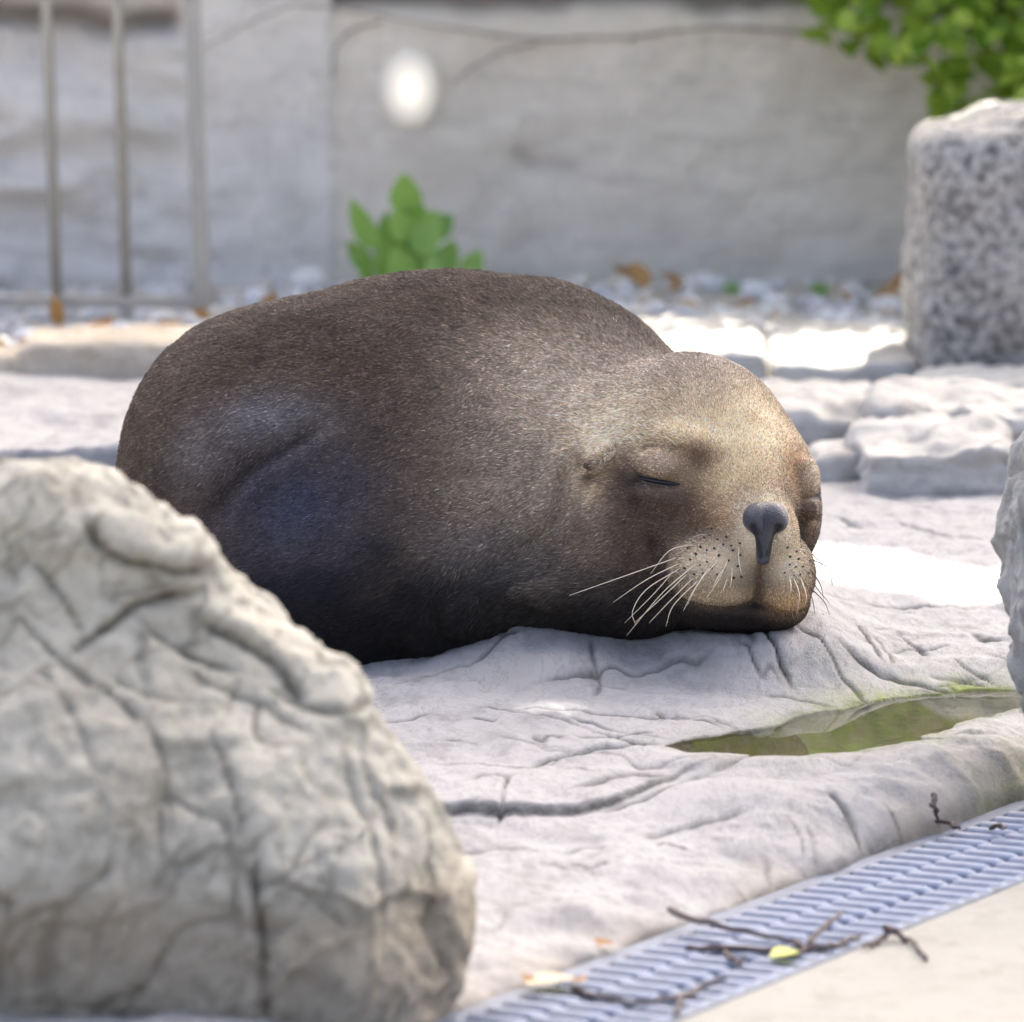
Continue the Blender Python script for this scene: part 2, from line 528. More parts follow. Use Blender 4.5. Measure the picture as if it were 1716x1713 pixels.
# edge of the rock shelf above the drain: a line through two points of the photograph
E0 = G(720, 1713, FLOOR_Z)[:2]; E1 = G(1716, 1340, FLOOR_Z)[:2]
ED = (E1 - E0) / np.linalg.norm(E1 - E0)          # along the drain
EN = np.array([-ED[1], ED[0]])                     # towards the rock
if EN[0] > 0: EN = -EN
B0 = G(1130, 1713, FLOOR_Z)[:2]
DRAIN_W = float(abs((B0 - E0) @ EN))

# rock shelf: one height field, fine where the picture looks
def spaced(stops):
    out = [stops[0][0]]
    for (a, st), (b, _) in zip(stops[:-1], stops[1:]):
        out += list(np.linspace(a, b, max(2, int(round((b - a) / st)) + 1))[1:])
    return np.array(out)
PUD = np.array([G(x, y, -0.045)[:2] for x, y in [(1112, 1252), (1165, 1238), (1220, 1226), (1290, 1216), (1370, 1197), (1450, 1180), (1540, 1166), (1620, 1160), (1700, 1158), (1780, 1160), (1780, 1180), (1700, 1192), (1610, 1212), (1530, 1238), (1440, 1262), (1340, 1270), (1240, 1267), (1160, 1260)]])
WATER_Z = -0.045
def poly_sd(p, poly):
    d, _ = seg_dist(p, np.vstack([poly, poly[:1]]))
    ins = np.zeros(len(p), bool)
    n = len(poly)
    for i in range(n):
        a, b = poly[i], poly[(i + 1) % n]
        c = ((a[1] > p[:, 1]) != (b[1] > p[:, 1]))
        xi = (b[0] - a[0]) * (p[:, 1] - a[1]) / (b[1] - a[1] + 1e-12) + a[0]
        ins ^= c & (p[:, 0] < xi)
    return np.where(ins, -d, d)
# cracks: (photo polyline, level, width m, depth m, darkness)
CRACKS = [
    ([(850, 1192), (950, 1190), (1060, 1196), (1150, 1200), (1250, 1212)], -.037, .010, .004, .45),
    ([(962, 1207), (1020, 1222), (1090, 1230), (1130, 1234)], -.04, .010, .006, .7),
    ([(800, 1195), (900, 1205), (985, 1222), (1080, 1248)], -.04, .010, .006, .6),
    ([(615, 1214), (660, 1214), (718, 1211)], -.045, .012, .006, .8),
    ([(725, 1240), (770, 1245), (800, 1250)], -.045, .010, .005, .7),
    ([(840, 1243), (900, 1255), (980, 1262)], -.045, .009, .004, .4),
    ([(1390, 1126), (1450, 1131), (1520, 1139), (1600, 1145)], -.033, .012, .008, .95),
    ([(1315, 1112), (1370, 1132), (1420, 1150), (1465, 1172)], -.035, .009, .006, .7),
    ([(1258, 1075), (1290, 1098), (1330, 1120)], -.01, .010, .006, .8),
    ([(1235, 1068), (1262, 1092)], -.005, .016, .006, .6),
    ([(1560, 1098), (1600, 1100), (1660, 1103)], -.01, .010, .005, .6),
    ([(1428, 1030), (1450, 1052), (1478, 1078)], 0, .010, .005, .75),
    ([(1440, 1040), (1480, 1060), (1500, 1080)], 0, .009, .004, .5),
    ([(1500, 1030), (1530, 1050), (1555, 1062)], 0, .009, .004, .5),
    ([(1385, 1000), (1480, 992), (1580, 990), (1650, 985)], 0, .012, .006, .45),
    ([(1620, 1030), (1690, 1045)], 0, .02, .008, .5),
    ([(1500, 870), (1560, 890), (1640, 905)], 0, .015, .008, .6),
    ([(1385, 862), (1410, 872), (1440, 885)], 0, .012, .008, .8),
    ([(1530, 850), (1580, 853)], 0, .02, .006, .4),
    ([(890, 1300), (905, 1285), (935, 1277), (990, 1270), (1060, 1263), (1115, 1257)], -.05, .014, .010, .75),
    ([(832, 1366), (840, 1348), (850, 1325), (856, 1315)], -.055, .007, .016, 1.0),
    ([(960, 1330), (1010, 1312), (1060, 1303), (1120, 1300)], -.05, .016, .007, .4),
    ([(1010, 1355), (1080, 1338), (1140, 1318), (1230, 1295), (1290, 1282)], -.055, .014, .008, .5),
    ([(1300, 1252), (1420, 1245), (1560, 1232), (1700, 1228)], -.04, .010, .006, .35),
    ([(740, 1432), (830, 1425), (930, 1430)], -.07, .012, .004, .3),
    ([(1080, 1405), (1180, 1392), (1260, 1390)], -.07, .012, .004, .3),
    ([(1278, 1430), (1295, 1450), (1303, 1475)], -.075, .010, .012, .5),
    ([(1390, 1345), (1420, 1360), (1450, 1375)], -.06, .014, .010, .45),
    ([(1350, 1400), (1365, 1420), (1372, 1440)], -.075, .010, .010, .3),
    ([(900, 1100), (1000, 1090), (1100, 1085), (1200, 1090)], 0, .012, .005, .35),
    ([(990, 1100), (1000, 1125), (998, 1142)], -.02, .008, .004, .3),
    ([(700, 1130), (800, 1120), (870, 1100)], -.03, .014, .006, .35),
]
_r = random.Random(5)
for _k in range(34):
    _u, _v = _r.uniform(600, 1650), _r.choice([_r.uniform(1060, 1260), _r.uniform(1280, 1480), _r.uniform(830, 1060)])
    if _v < 1060 and _u < 1390: continue
    _l = _r.uniform(40, 150); _s = _r.gauss(.06, .12)
    CRACKS.append(([(_u + _l * t_, _v + _l * _s * t_ + _r.gauss(0, 2.5)) for t_ in (0, .25, .5, .75, 1)], float(np.interp(_v, [830, 1050, 1150, 1370, 1480], [0, .005, -.035, -.06, -.075])), _r.uniform(.006, .010), .004, _r.uniform(.3, .6)))
def crest_z(x):
    xs = np.array([(u - 858) / FPX * 6.95 for u in (300, 600, 700, 800, 870, 930, 1000, 1090, 1200, 1300, 1380, 1440, 1520, 1900)])
    return np.interp(x, xs, [-.055, -.042, -.030, -.013, .007, .012, .011, .009, .013, .017, .014, -.008, -.026, -.030])
def rock_height(x, y):
    "height, dirt, algae of the shelf at world x, y (1d arrays)"
    n = len(x)
    p2 = np.stack([x, y], 1)
    q = np.stack([x * 2.2, y * 0.9, np.zeros(n)], 1)
    wob = fbm(q * 1.6, 4, 3)
    yw = y + .10 * sstep(.13, .24, x) + 0.05 * vnoise(q * 2.0, 21) + 0.02 * vnoise(q * 6, 22)
    zb = np.interp(yw, [4.0, 5.3, 6.05, 6.2, 6.5, 6.78, 6.93, 7.05, 7.6, 8.5, 12], [-.085, -.078, -.070, -.057, -.045, -.036, -.002, .0, .0, .0, .0])
    zb = zb + crest_z(x) * sstep(6.74, 6.93, yw) * (1 - sstep(7.15, 7.6, y))
    # lower ledge with a sharp, undercut-looking edge
    lx = [G(u, v, -.062)[0] for u, v in LEDGE]; ly = [G(u, v, -.062)[1] for u, v in LEDGE]
    yl = np.interp(x, lx, ly) + 0.012 * vnoise(np.stack([x * 30, 0 * x, 0 * x], 1), 5)
    amp = np.interp(x, [lx[0], lx[3], lx[5], lx[-1]], [.009, .010, .007, 0])
    t = y - yl
    zb = zb + amp * (sstep(-.004, .007, t) * (1 - 0.75 * sstep(.02, .28, t)) )
    zb = zb - 0.3 * amp * np.exp(-((t + .012) / .014) ** 2)
    dirt = 0.9 * np.exp(-((t + .001) / .0055) ** 2) * (amp > 0.002) * np.clip(amp / .006, 0, 1)  # dark line: the ledge's shadow painted into the colour
    # soft strata and undulation
    z = zb + 0.0045 * wob * sstep(4.5, 5.2, y) + 0.0018 * ridged(np.stack([x * 3, y * 5, 0 * x], 1), 4, 11) + 0.0015 * fbm(np.stack([x * 30, y * 16, 0 * x], 1), 4, 31)
    # thin worn layers: sharp little scarps that wander across the shelf
    for fq, sd_, am in ((2.3, 600, .0032), (5.5, 610, .0018)):
        lay = (y * fq * .9 + x * fq * .35 + .75 * fbm(np.stack([x * fq * .9, y * fq * .5, 0 * x], 1), 4, sd_)) * 1.6
        ph = lay - np.floor(lay)
        z = z + am * (ph - sstep(.90, .985, ph)) * sstep(-.2, .3, vnoise(np.stack([x * 2.4, y * 1.7, 0 * x], 1), sd_ + 5))
    z = z + .0011 * fbm(np.stack([x * 85, y * 40, 0 * x], 1), 3, 620)
    # scalloped little steps along the strata
    st = fbm(np.stack([x * 1.3, y * 3.2, 0 * x], 1), 3, 44) * 2.6
    z = z + 0.005 * (sstep(.35, .65, st - np.floor(st)) - (st - np.floor(st)))
    # puddle hollow and the rounded dam before it
    sd = poly_sd(p2, PUD) + 0.010 * vnoise(np.stack([x * 22, y * 9, 0 * x], 1), 8) + .004 * vnoise(np.stack([x * 60, y * 25, 0 * x], 1), 14)
    inside = WATER_Z - 0.004 - 0.02 * sstep(0, .09, -sd)
    rim = WATER_Z + 0.001 + 0.13 * np.clip(sd, 0, .05)
    w = sstep(.02, .12, sd)
    z = np.where(sd < 0, inside, rim * (1 - w) + z * w)
    dam_p = np.array([G(a, b, -.03)[:2] for a, b in [(1230, 1292), (1330, 1300), (1440, 1296), (1540, 1275), (1630, 1250), (1720, 1228), (1800, 1210)]])
    dd, al = seg_dist(p2, dam_p)
    z = np.maximum(z, np.where(sd > .01, (-.040 + .012 * al) - .35 * np.maximum(dd - .02, 0) ** 1.2, -9))
    algae = np.exp(-np.maximum(sd, 0) / .035) * (0.95 + 0.7 * vnoise(np.stack([x * 18, y * 7, 0 * x], 1), 9))
    back = sstep(PUD[:, 1].mean(), PUD[:, 1].mean() + .2, y)
    algae = np.where(sd < 0, 0.62 + 0.3 * vnoise(np.stack([x * 9, y * 4, 0 * x], 1), 10), algae * (0.35 + 0.65 * back) * sstep(0.10, .30, x))
    rimn = .6 + .6 * vnoise(np.stack([x * 30, y * 14, 0 * x], 1), 12)
    dirt = np.maximum(dirt, np.clip(.95 * np.exp(-((sd - .006) / .012) ** 2) * (.25 + .75 * back) * rimn * sstep(.14, .30, x), 0, 1))
    dirt = np.maximum(dirt, .45 * (sd < 0) * sstep(.36, .2, x) * (.7 + .5 * vnoise(np.stack([x * 14, y * 6, 0 * x], 1), 13)))  # puddle bed darkened at left, standing in for the reflected wall
    for k, (pl, lev, wd, dp, dk) in enumerate(CRACKS):
        poly = curve_pts([G(a, b, lev)[:2] for a, b in pl], 14)
        lo, hi = poly.min(0) - .06, poly.max(0) + .06
        m = np.flatnonzero((x > lo[0]) & (x < hi[0]) & (y > lo[1]) & (y < hi[1]))
        if not len(m): continue
        pm = p2[m] + np.stack([0.004 * vnoise(np.stack([x[m] * 60, y[m] * 25, 0 * m], 1), 50 + k), 0.012 * vnoise(np.stack([x[m] * 45, y[m] * 10, 0 * m], 1), 90 + k)], 1)
        sc = np.array([2.2, 1.0])                 # narrower across the picture than in depth
        d, al = seg_dist(pm * sc, poly * sc)
        fade = np.clip(np.minimum(al, 1 - al) * 5 + .25, 0, 1) * (0.65 + .5 * vnoise(np.stack([x[m] * 25, y[m] * 8, 0 * m], 1), 130 + k))
        g = np.exp(-(d / (wd * .6)) ** 2) * np.clip(fade, 0, 1)
        z[m] -= dp * g
        dirt[m] = np.maximum(dirt[m], min(1.0, dk * 1.9) * np.exp(-(d / (wd * .55)) ** 2) * np.clip(fade * 1.5, 0, 1))
    # stray hairline cracks
    hl = np.abs(vnoise(np.stack([x * 5 + wob, y * 4.2, 0 * x], 1), 61))
    hm = np.exp(-(hl / .012) ** 2) * sstep(.1, .45, vnoise(np.stack([x * 6, y * 3, 0 * x], 1), 62))
    z -= .002 * hm
    dirt = np.maximum(dirt, .55 * hm)
    # front edge rounding down to the drain
    t = (p2 - E0) @ EN + 0.010 * vnoise(np.stack([x * 9, y * 9, 0 * x], 1), 70) + 0.005 * vnoise(np.stack([x * 30, y * 30, 0 * x], 1), 71)
    R = .13
    u = np.clip(t / R, 0, 1)
    prof = np.sqrt(np.clip(1 - (1 - u) ** 2.2, 0, 1))
    base = FLOOR_Z - .005
    rough = 0.007 * fbm(np.stack([x * 16, y * 16, 0 * x], 1), 4, 77) * np.exp(-((t - .06) / .06) ** 2)
    z = np.where(t < R, base + (z - base) * prof, z) + rough * (t > 0)
    z = np.where(t < 0, FLOOR_Z - .02, z)
    tan = np.exp(-np.clip(t, 0, 1) / .03) * (0.35 + .3 * vnoise(np.stack([x * 12, y * 12, 0 * x], 1), 78))
    dirt = np.maximum(dirt, .55 * np.exp(-(t / .007) ** 2))
    al2 = np.exp(-np.clip(t, 0, 1) / .03) * sstep(.44, .53, x)
    wet = np.exp(-(seg_dist(p2, [G(1640, 1385, -.06)[:2] * 0 + G(1668, 1268, -.04)[:2], G(1716, 1312, -.06)[:2]])[0] / .022) ** 2)
    algae = np.maximum(algae, np.maximum(.8 * al2, 0.9 * wet))
    return z, np.clip(dirt, 0, 1), np.clip(algae, 0, 1), np.clip(tan, 0, 1)
LEDGE = [(560, 1366), (735, 1369), (830, 1371), (900, 1371), (970, 1366), (1050, 1346), (1150, 1313), (1260, 1288)]
gx = spaced([(-4.0, .12), (-1.0, .03), (-.28, .0027), (.62, .0027), (.75, .03), (1.3, .12), (4.0, .12)])
gy = spaced([(4.0, .06), (5.2, .007), (5.9, .0044), (7.2, .0044), (7.3, .012), (8.4, .02), (11.3, .02)])
XX, YY = np.meshgrid(gx, gy, indexing='xy')
Zg, Dg, Ag, Tg = rock_height(XX.ravel(), YY.ravel())
nX, nY = len(gx), len(gy)
ii = (np.arange(nY - 1)[:, None] * nX + np.arange(nX - 1)[None, :]).ravel()
Qg = np.stack([ii, ii + 1, ii + 1 + nX, ii + nX], 1)
Vg = np.stack([XX.ravel(), YY.ravel(), Zg], 1)
keep = ((Vg[Qg].mean(1)[:, :2] - E0) @ EN) > -.012
Qg = Qg[keep]
used = np.unique(Qg); rem = -np.ones(len(Vg), np.int64); rem[used] = np.arange(len(used))
me = mesh_np("rock_shelf", Vg[used], rem[Qg])
add_attr(me, 'dirt', Dg[used]); add_attr(me, 'algae', Ag[used]); add_attr(me, 'tan', Tg[used])
obj("rock_terrain", me, M_ground, kind='structure')
def ground_z(x, y):
    return float(rock_height(np.array([x]), np.array([y]))[0][0])

# paved floor in the corner, beyond the drain
f0 = -DRAIN_W - .002
fl = [E0 + ED * a + EN * b for a, b in ((-8, f0), (12, f0), (12, f0 - 8), (-8, f0 - 8))]
V, F = [], []
V = [(p[0], p[1], FLOOR_Z) for p in fl] + [(p[0], p[1], FLOOR_Z - .028) for p in fl]
obj("pavement", mesh_np("pavement", V, [(3, 2, 1, 0), (0, 1, 5, 4), (1, 2, 6, 5), (2, 3, 7, 6), (3, 0, 4, 7)], False), M_concrete, kind='structure')
# puddle
pc = PUD.mean(0); pp = pc + (PUD - pc) * 1.12
obj("puddle_water", mesh_np("puddle_water", [(a, b, WATER_Z) for a, b in pp], [tuple(range(len(pp)))[::-1]], False), M_water, kind='structure')
for o in (bpy.data.objects["puddle_water"],):
    o.data.update()
    if o.data.polygons[0].normal.z < 0: o.data.flip_normals()

# ------------------------------------------------------------------ wall
WALL_Y = 11.25
def wall_sheet(name, px0, px1, yoff, rugged, mat, label, crev):
    x0 = (px0 - 858) / FPX * WALL_Y; x1 = (px1 - 858) / FPX * WALL_Y
    xs = spaced([(x0, .012), (x1, .012)]) if x1 - x0 < 1.6 else spaced([(x0, .014), (min(x1, 1.3), .08), (x1, .08)]) if x0 > -.5 else spaced([(x0, .08), (-1.2, .012), (x1, .012)])
    zs = spaced([(-.15, .012), (.70, .05), (1.3, .05)])
    X, Z = np.meshgrid(xs, zs); x = X.ravel(); z = Z.ravel(); n = len(x)
    q = np.stack([x, z, 0 * x], 1)
    d = 0.010 * fbm(q * 3.5, 4, 200) + rugged(x) * (0.028 * fbm(np.stack([x * 5, z * 9, 0 * x], 1), 5, 210) + .02 * ridged(np.stack([x * 4 + z * 3, z * 8, 0 * x], 1), 4, 220))
    d = d + 0.004 * fbm(q * 22, 3, 230)
    dirt = np.zeros(n)
    for pl, w, dp, dk in crev:
        poly = curve_pts([P(a, b, WALL_Y)[[0, 2]] for a, b in pl], 20)
        pq = np.stack([x, z + .008 * vnoise(q * 14, 240)], 1)
        dist, _ = seg_dist(pq, poly)
        d -= dp * np.exp(-(dist / w) ** 2)
        dirt = np.maximum(dirt, dk * np.exp(-(dist / (w * 1.2)) ** 2))  # crevice shade painted into the colour along each groove
    y = WALL_Y + yoff - d
    m, k = len(xs), len(zs)
    i = (np.arange(k - 1)[:, None] * m + np.arange(m - 1)[None, :]).ravel()
    Q = np.stack([i, i + 1, i + 1 + m, i + m], 1)
    # back and sides: a wall 0.3 m thick
    V = np.stack([x, y, z], 1); V = np.vstack([V, np.stack([x, np.full(n, WALL_Y + .3), z], 1)])
    Qb = Q[:, ::-1] + n
    rim = []
    bot = np.arange(m); top = np.arange(m) + (k - 1) * m; lef = np.arange(k) * m; rig = np.arange(k) * m + m - 1
    for e, fl in ((bot, 1), (top, 0)):
        r = np.stack([e[:-1], e[1:], e[1:] + n, e[:-1] + n], 1)
        rim.append(r[:, ::-1] if fl else r)
    me = mesh_np(name, V, np.concatenate([Q, Qb] + rim))
    add_attr(me, 'dirt', np.concatenate([dirt, dirt * 0]))
    return obj(name, me, mat, label=label, cat='wall')
wall_sheet("wall", -2600, 556, -.004, lambda x: np.interp(x, [(300 - 858) / FPX * WALL_Y, (400 - 858) / FPX * WALL_Y], [1, .15]), M_wall_l,
           "rough pale grey rendered wall behind the metal railing", [([(-60, 18), (60, 22), (160, 34), (280, 36)], .022, .05, .8)])
wall_sheet("wall", 555, 4200, .0, lambda x: 0.12 + 0 * x, M_wall_r, "smoother beige rendered wall behind the sea lion and leafy shrub",
           [([(500, -14), (760, -8), (1000, -12), (1250, -4), (1700, -10)], .022, .05, .85), ([(870, 255), (890, 280), (960, 285)], .012, .012, .25)])

def stem_tube(name, pts, r, label, group=None):
    path = curve_pts(pts, 40)
    path = path + 0.003 * np.stack([vnoise(np.stack([np.arange(40) * .7, np.full(40, k), np.full(40, 3.3)], 1), 300) for k in (1.5, 2.5, 3.5)], 1)
    V, F = tube(path, np.linspace(r * .75, r * .4, 40), 6)
    obj(name, mesh_np(name, V, F), M_vine, label=label, cat='vine', group=group)
stem_tube("dry_vine", [P(x, y, WALL_Y - .02) for x, y in [(1390, 60), (1210, 46), (1060, 62), (900, 64), (720, 42), (600, 18), (490, 8)]], .006, "long dry vine stem running across the upper beige wall to the shrub")
stem_tube("dry_vine", [P(x, y, WALL_Y - .045) for x, y in [(490, 8), (420, 38), (345, 78), (300, 90)]], .004, "thin dry vine stem drooping over the grey wall beside the railing post")
stem_tube("dry_vine", [P(x, y, WALL_Y - .012) for x, y in [(640, 36), (590, 52), (560, 85), (556, 130)]], .004, "thin dry vine stem curling down near the wall corner")
stem_tube("dry_vine", [P(x, y, WALL_Y - .012) for x, y in [(900, 72), (840, 88), (790, 115), (760, 140)]], .004, "faint short dry vine stem right of the bright oval spot on the wall")

# bright oval on the wall: an added dome that emits its own glow
ml = NT("spot_glow"); ml.set(Base_Color=(.74, .69, .60, 1), Roughness=.6); ml.b.inputs['Emission Color'].default_value = (1, .88, .72, 1)
gl = ml.n('ShaderNodeTexGradient', gradient_type='QUADRATIC_SPHERE'); gm = ml.coord((17, 17, 12.5)); ml.l(gm, gl.inputs[0])      # glow strongest at the centre, fading to the rim
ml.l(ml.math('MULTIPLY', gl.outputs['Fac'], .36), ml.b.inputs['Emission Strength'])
lc = P(688, 150, WALL_Y - .004)
root = empty("wall_glow_spot", lc, "small glowing oval spot on the beige wall", "glow_spot")
def dome(rx, rz, dep, n=20, m=6):
    V = [(0, -dep, 0)]; F = []
    for i in range(1, m + 1):
        a = i / m * math.pi / 2
        for k in range(n):
            w = 2 * math.pi * k / n
            V.append((rx * math.sin(a) * math.cos(w), -dep * math.cos(a), rz * math.sin(a) * math.sin(w)))
    for k in range(n): F.append((0, 1 + k, 1 + (k + 1) % n))
    for i in range(m - 1):
        for k in range(n):
            a = 1 + i * n; F.append((a + k, a + n + k, a + n + (k + 1) % n, a + (k + 1) % n))
    return np.array(V), F
V, F = dome(.056, .074, .020); o = obj("spot_dome", mesh_np("spot_dome", V, F), ml.m, root)
V, F = dome(.016, .024, .010); o = obj("spot_back", mesh_np("spot_back", V + [0, .012, 0], F), M_wall_r, root)

# ------------------------------------------------------------------ rocks
def largest(V, Q):
    "only the biggest connected piece"
    lab = np.arange(len(V))
    while True:
        m = lab[Q].min(1); new = lab.copy()
        for k in range(4): np.minimum.at(new, Q[:, k], m)
        new = new[new]
        if (new == lab).all(): break
        lab = new
    u, c = np.unique(lab, return_counts=True)
    keep = lab == u[c.argmax()]
    r = -np.ones(len(V), np.int64); r[keep] = np.arange(keep.sum())
    return V[keep], r[Q[keep[Q[:, 0]]]]
def make_rock(name, prims, lo, hi, h, k, noise, mat, label, grooves=(), bulge=None, dirt_fn=None, crease=0.0, seed=0, cat='rock', group=None):
    "prims: list of (fn) signed distances in world space, smoothly joined"
    def fn(p):
        s = prims[0](p)
        for f in prims[1:]:
            s = smin(s, f(p), k)
        return s
    Fv, org = grid_field(lo, hi, h, fn)
    V, Q = surface_nets(Fv, org, h)
    V = relax(V, Q, 2)
    V, Q = largest(V, Q)
    N = vnormals(V, Q)
    if (N * (V - V.mean(0))).sum() < 0: Q = Q[:, ::-1]; N = -N
    d = np.zeros(len(V)); dirt = np.zeros(len(V))
    for amp, fr, octv, kind in noise:
        fr = np.asarray(fr, float)
        if kind == 'f': d += amp * fbm(V * fr, octv, seed + 5)
        elif kind == 'r': d += amp * (ridged(V * fr, octv, seed + 9) - 1)
        elif kind == 'p':
            q_ = V @ rotx(.25) @ roty(-.75) * fr + .22 * np.stack([fbm(V * fr * 1.1, 3, seed + c_) for c_ in range(3)], 1)
            val, f2 = cells(q_, seed + 23)
            d += amp * (val - .5) * sstep(.0, .10, f2)
            dirt = np.maximum(dirt, crease * np.exp(-(f2 / .05) ** 2) * sstep(-.1, .3, fbm(V * fr * .6, 2, seed + 29)))
        elif kind == 'c':
            f1, f2 = worley(V * fr + .45 * np.stack([fbm(V * fr * .9, 3, seed + q_) for q_ in range(3)], 1), seed + 17)
            gap = sstep(.0, .4, fbm(V * fr * .5, 2, seed + 19))
            d -= amp * np.exp(-(f2 / .055) ** 2) * gap; dirt = np.maximum(dirt, crease * np.exp(-(f2 / .045) ** 2) * gap)
        elif kind == 'w':
            f1, f2 = worley(V * fr + .35 * fbm(V * fr * 1.3, 2, seed)[:, None], seed + 13)
            g = np.exp(-(f2 / .16) ** 2)
            d -= amp * g; dirt = np.maximum(dirt, crease * np.exp(-(f2 / .09) ** 2))
    bvh = BVHTree.FromPolygons([tuple(v) for v in V], [tuple(int(i) for i in q) for q in Q])
    for pl, w, dp, dk in grooves:
        pts = []
        for a, b in curve_pts(pl, 26):
            r = ray(a, b); hit = bvh.ray_cast(Vector(CAM), Vector(r).normalized())
            if hit[0] is not None: pts.append(np.array(hit[0]))
        if len(pts) < 2: continue
        Vn = V + .35 * w * np.stack([vnoise(V / w * .6, seed + 60 + c) for c in range(3)], 1)
        dist, al = seg_dist(Vn, pts)
        fade = np.clip(np.minimum(al, 1 - al) * 6 + .3, 0, 1)
        g = np.exp(-(dist / w) ** 2) * fade
        d -= dp * g; dirt = np.maximum(dirt, dk * np.exp(-(dist / (w * .8)) ** 2) * fade)
    V = V + N * d[:, None]
    me = mesh_np(name, V, Q)
    add_attr(me, 'dirt', np.clip(dirt, 0, 1))
    t = dirt_fn(V, N) if dirt_fn else np.zeros(len(V))
    add_attr(me, 'tan', np.clip(t, 0, 1)); add_attr(me, 'algae', np.zeros(len(V)))
    return obj(name, me, mat, label=label, cat=cat, group=group)
def ell_px(px, py, d, ru, rv, rd, rot=None):
    s = d / FPX
    return lambda p: sd_ell(p, P(px, py, d), (ru * s, rd * s, rv * s), rot)
def box_w(c, r, rnd, rot=None):
    return lambda p: sd_box(p, c, r, rnd, rot)

# big blurred boulder in the left foreground
D1 = 5.30
def fg_tan(V, N):
    return sstep(.06, .0, V[:, 2] + .02 * vnoise(V * 9, 3)) * .6 + .25 * np.clip(fbm(V * 7, 3, 41), 0, 1)
b = [ell_px(60, 1470, D1 + .14, 560, 600, 520), ell_px(-120, 1220, D1 + .14, 340, 440, 420),
     ell_px(400, 1530, D1 + .06, 350, 400, 350), ell_px(270, 1330, D1 + .12, 280, 330, 300), ell_px(530, 1630, D1, 205, 300, 250), ell_px(110, 1080, D1 + .1, 220, 270, 240, roty(.3)),
     ell_px(240, 912, D1 + .05, 118, 58, 110, roty(.50)), ell_px(390, 1068, D1 + .07, 90, 52, 110, roty(.55)), ell_px(508, 1155, D1 + .06, 106, 64, 110, roty(.85)), ell_px(330, 1090, D1 + .1, 200, 110, 160, roty(.7)),
     ell_px(60, 860, D1 + .06, 160, 100, 140, roty(.2)), ell_px(560, 1215, D1 + .05, 60, 70, 90, roty(.3)), ell_px(660, 1400, D1 + .04, 70, 170, 100, roty(-.45)), ell_px(705, 1570, D1 + .02, 56, 110, 80, roty(.1))]
make_rock("boulder", b, P(-560, 1800, D1 - .45) - [0, 0, .06], P(860, 690, D1 + .6) + [0, .1, 0], .0045, .034,
          [(.010, (5, 5, 5), 3, 'f'), (.0050, (22, 22, 22), 4, 'f'), (.0026, (60, 60, 60), 3, 'f'), (.015, (6, 9, 14), 1, 'p'), (.007, (13, 18, 26), 1, 'p'), (.005, (9, 9, 6), 1, 'c')], M_boulder,
          "huge cream limestone boulder with knobbly cracked top in the left foreground",
          grooves=[([(140, 870), (180, 925), (250, 955), (345, 958)], 0.0056, 0.0084, 1.), ([(120, 1090), (180, 1050), (240, 1010), (330, 990)], 0.0048, 0.0084, 1.),
                   ([(60, 940), (100, 1000), (140, 1055)], 0.0032, 0.0048, .9), ([(0, 1010), (70, 1080), (130, 1130), (220, 1190), (270, 1280), (290, 1400)], 0.0032, 0.0048, .7),
                   ([(330, 1040), (390, 1075), (430, 1095), (470, 1125), (505, 1180)], 0.0056, 0.0096, 1.), ([(230, 1040), (270, 1075), (330, 1110), (390, 1130)], 0.0040, 0.0060, 1.),
                   ([(428, 1430), (430, 1500), (440, 1600), (445, 1720)], 0.0048, 0.0108, 1.), ([(350, 1230), (390, 1330), (410, 1420)], 0.0032, 0.0048, .7),
                   ([(560, 1260), (610, 1360), (640, 1480), (650, 1540)], 0.0028, 0.0036, .6), ([(590, 1270), (640, 1360), (670, 1450)], 0.0028, 0.0036, .5),
                   ([(430, 1180), (430, 1240), (480, 1260)], 0.0032, 0.0048, .8), ([(440, 1470), (460, 1480), (520, 1500), (590, 1560)], 0.0032, 0.0036, .5),
                   ([(260, 1300), (270, 1400), (275, 1500)], 0.0032, 0.0036, .6), ([(480, 1000), (520, 1060), (540, 1120)], 0.0040, 0.0048, .6),
                   ([(620, 1180), (560, 1200), (500, 1185), (440, 1150)], 0.0040, 0.0060, .8), ([(720, 1400), (735, 1480), (725, 1560), (745, 1640)], 0.0040, 0.0054, .7),
                   ([(300, 1120), (360, 1160), (440, 1190), (520, 1250)], 0.0032, 0.0042, .7), ([(180, 1130), (260, 1170), (330, 1180)], 0.0032, 0.0036, .6), ([(60, 1120), (120, 1200), (160, 1300)], 0.0032, 0.0036, .5)],
          dirt_fn=fg_tan, crease=.55, seed=3, cat='boulder')
# pale boulder at the right edge
D2 = 6.34
b = [ell_px(1815, 960, D2 + .05, 150, 270, 190), ell_px(1800, 1080, D2, 118, 165, 160), ell_px(1840, 800, D2 + .08, 150, 190, 170), ell_px(1745, 890, D2 + .03, 78, 120, 100), ell_px(1752, 1175, D2 - .02, 55, 62, 80)]
make_rock("boulder", b, P(1600, 1300, D2 - .2) - [0, 0, .03], P(2050, 560, D2 + .35), .0036, .02,
          [(.012, (8, 8, 6), 5, 'r'), (.007, (30, 30, 22), 4, 'f'), (.012, (14, 14, 10), 1, 'p')], M_white,
          "pitted white limestone boulder at the right edge beside the puddle", crease=.25, seed=21, cat='boulder',
          grooves=[([(1690, 830), (1700, 900), (1712, 960)], .006, .008, .5), ([(1680, 760), (1700, 790), (1716, 800)], .006, .009, .5), ([(1690, 1000), (1700, 1060), (1710, 1100)], .006, .008, .4)])
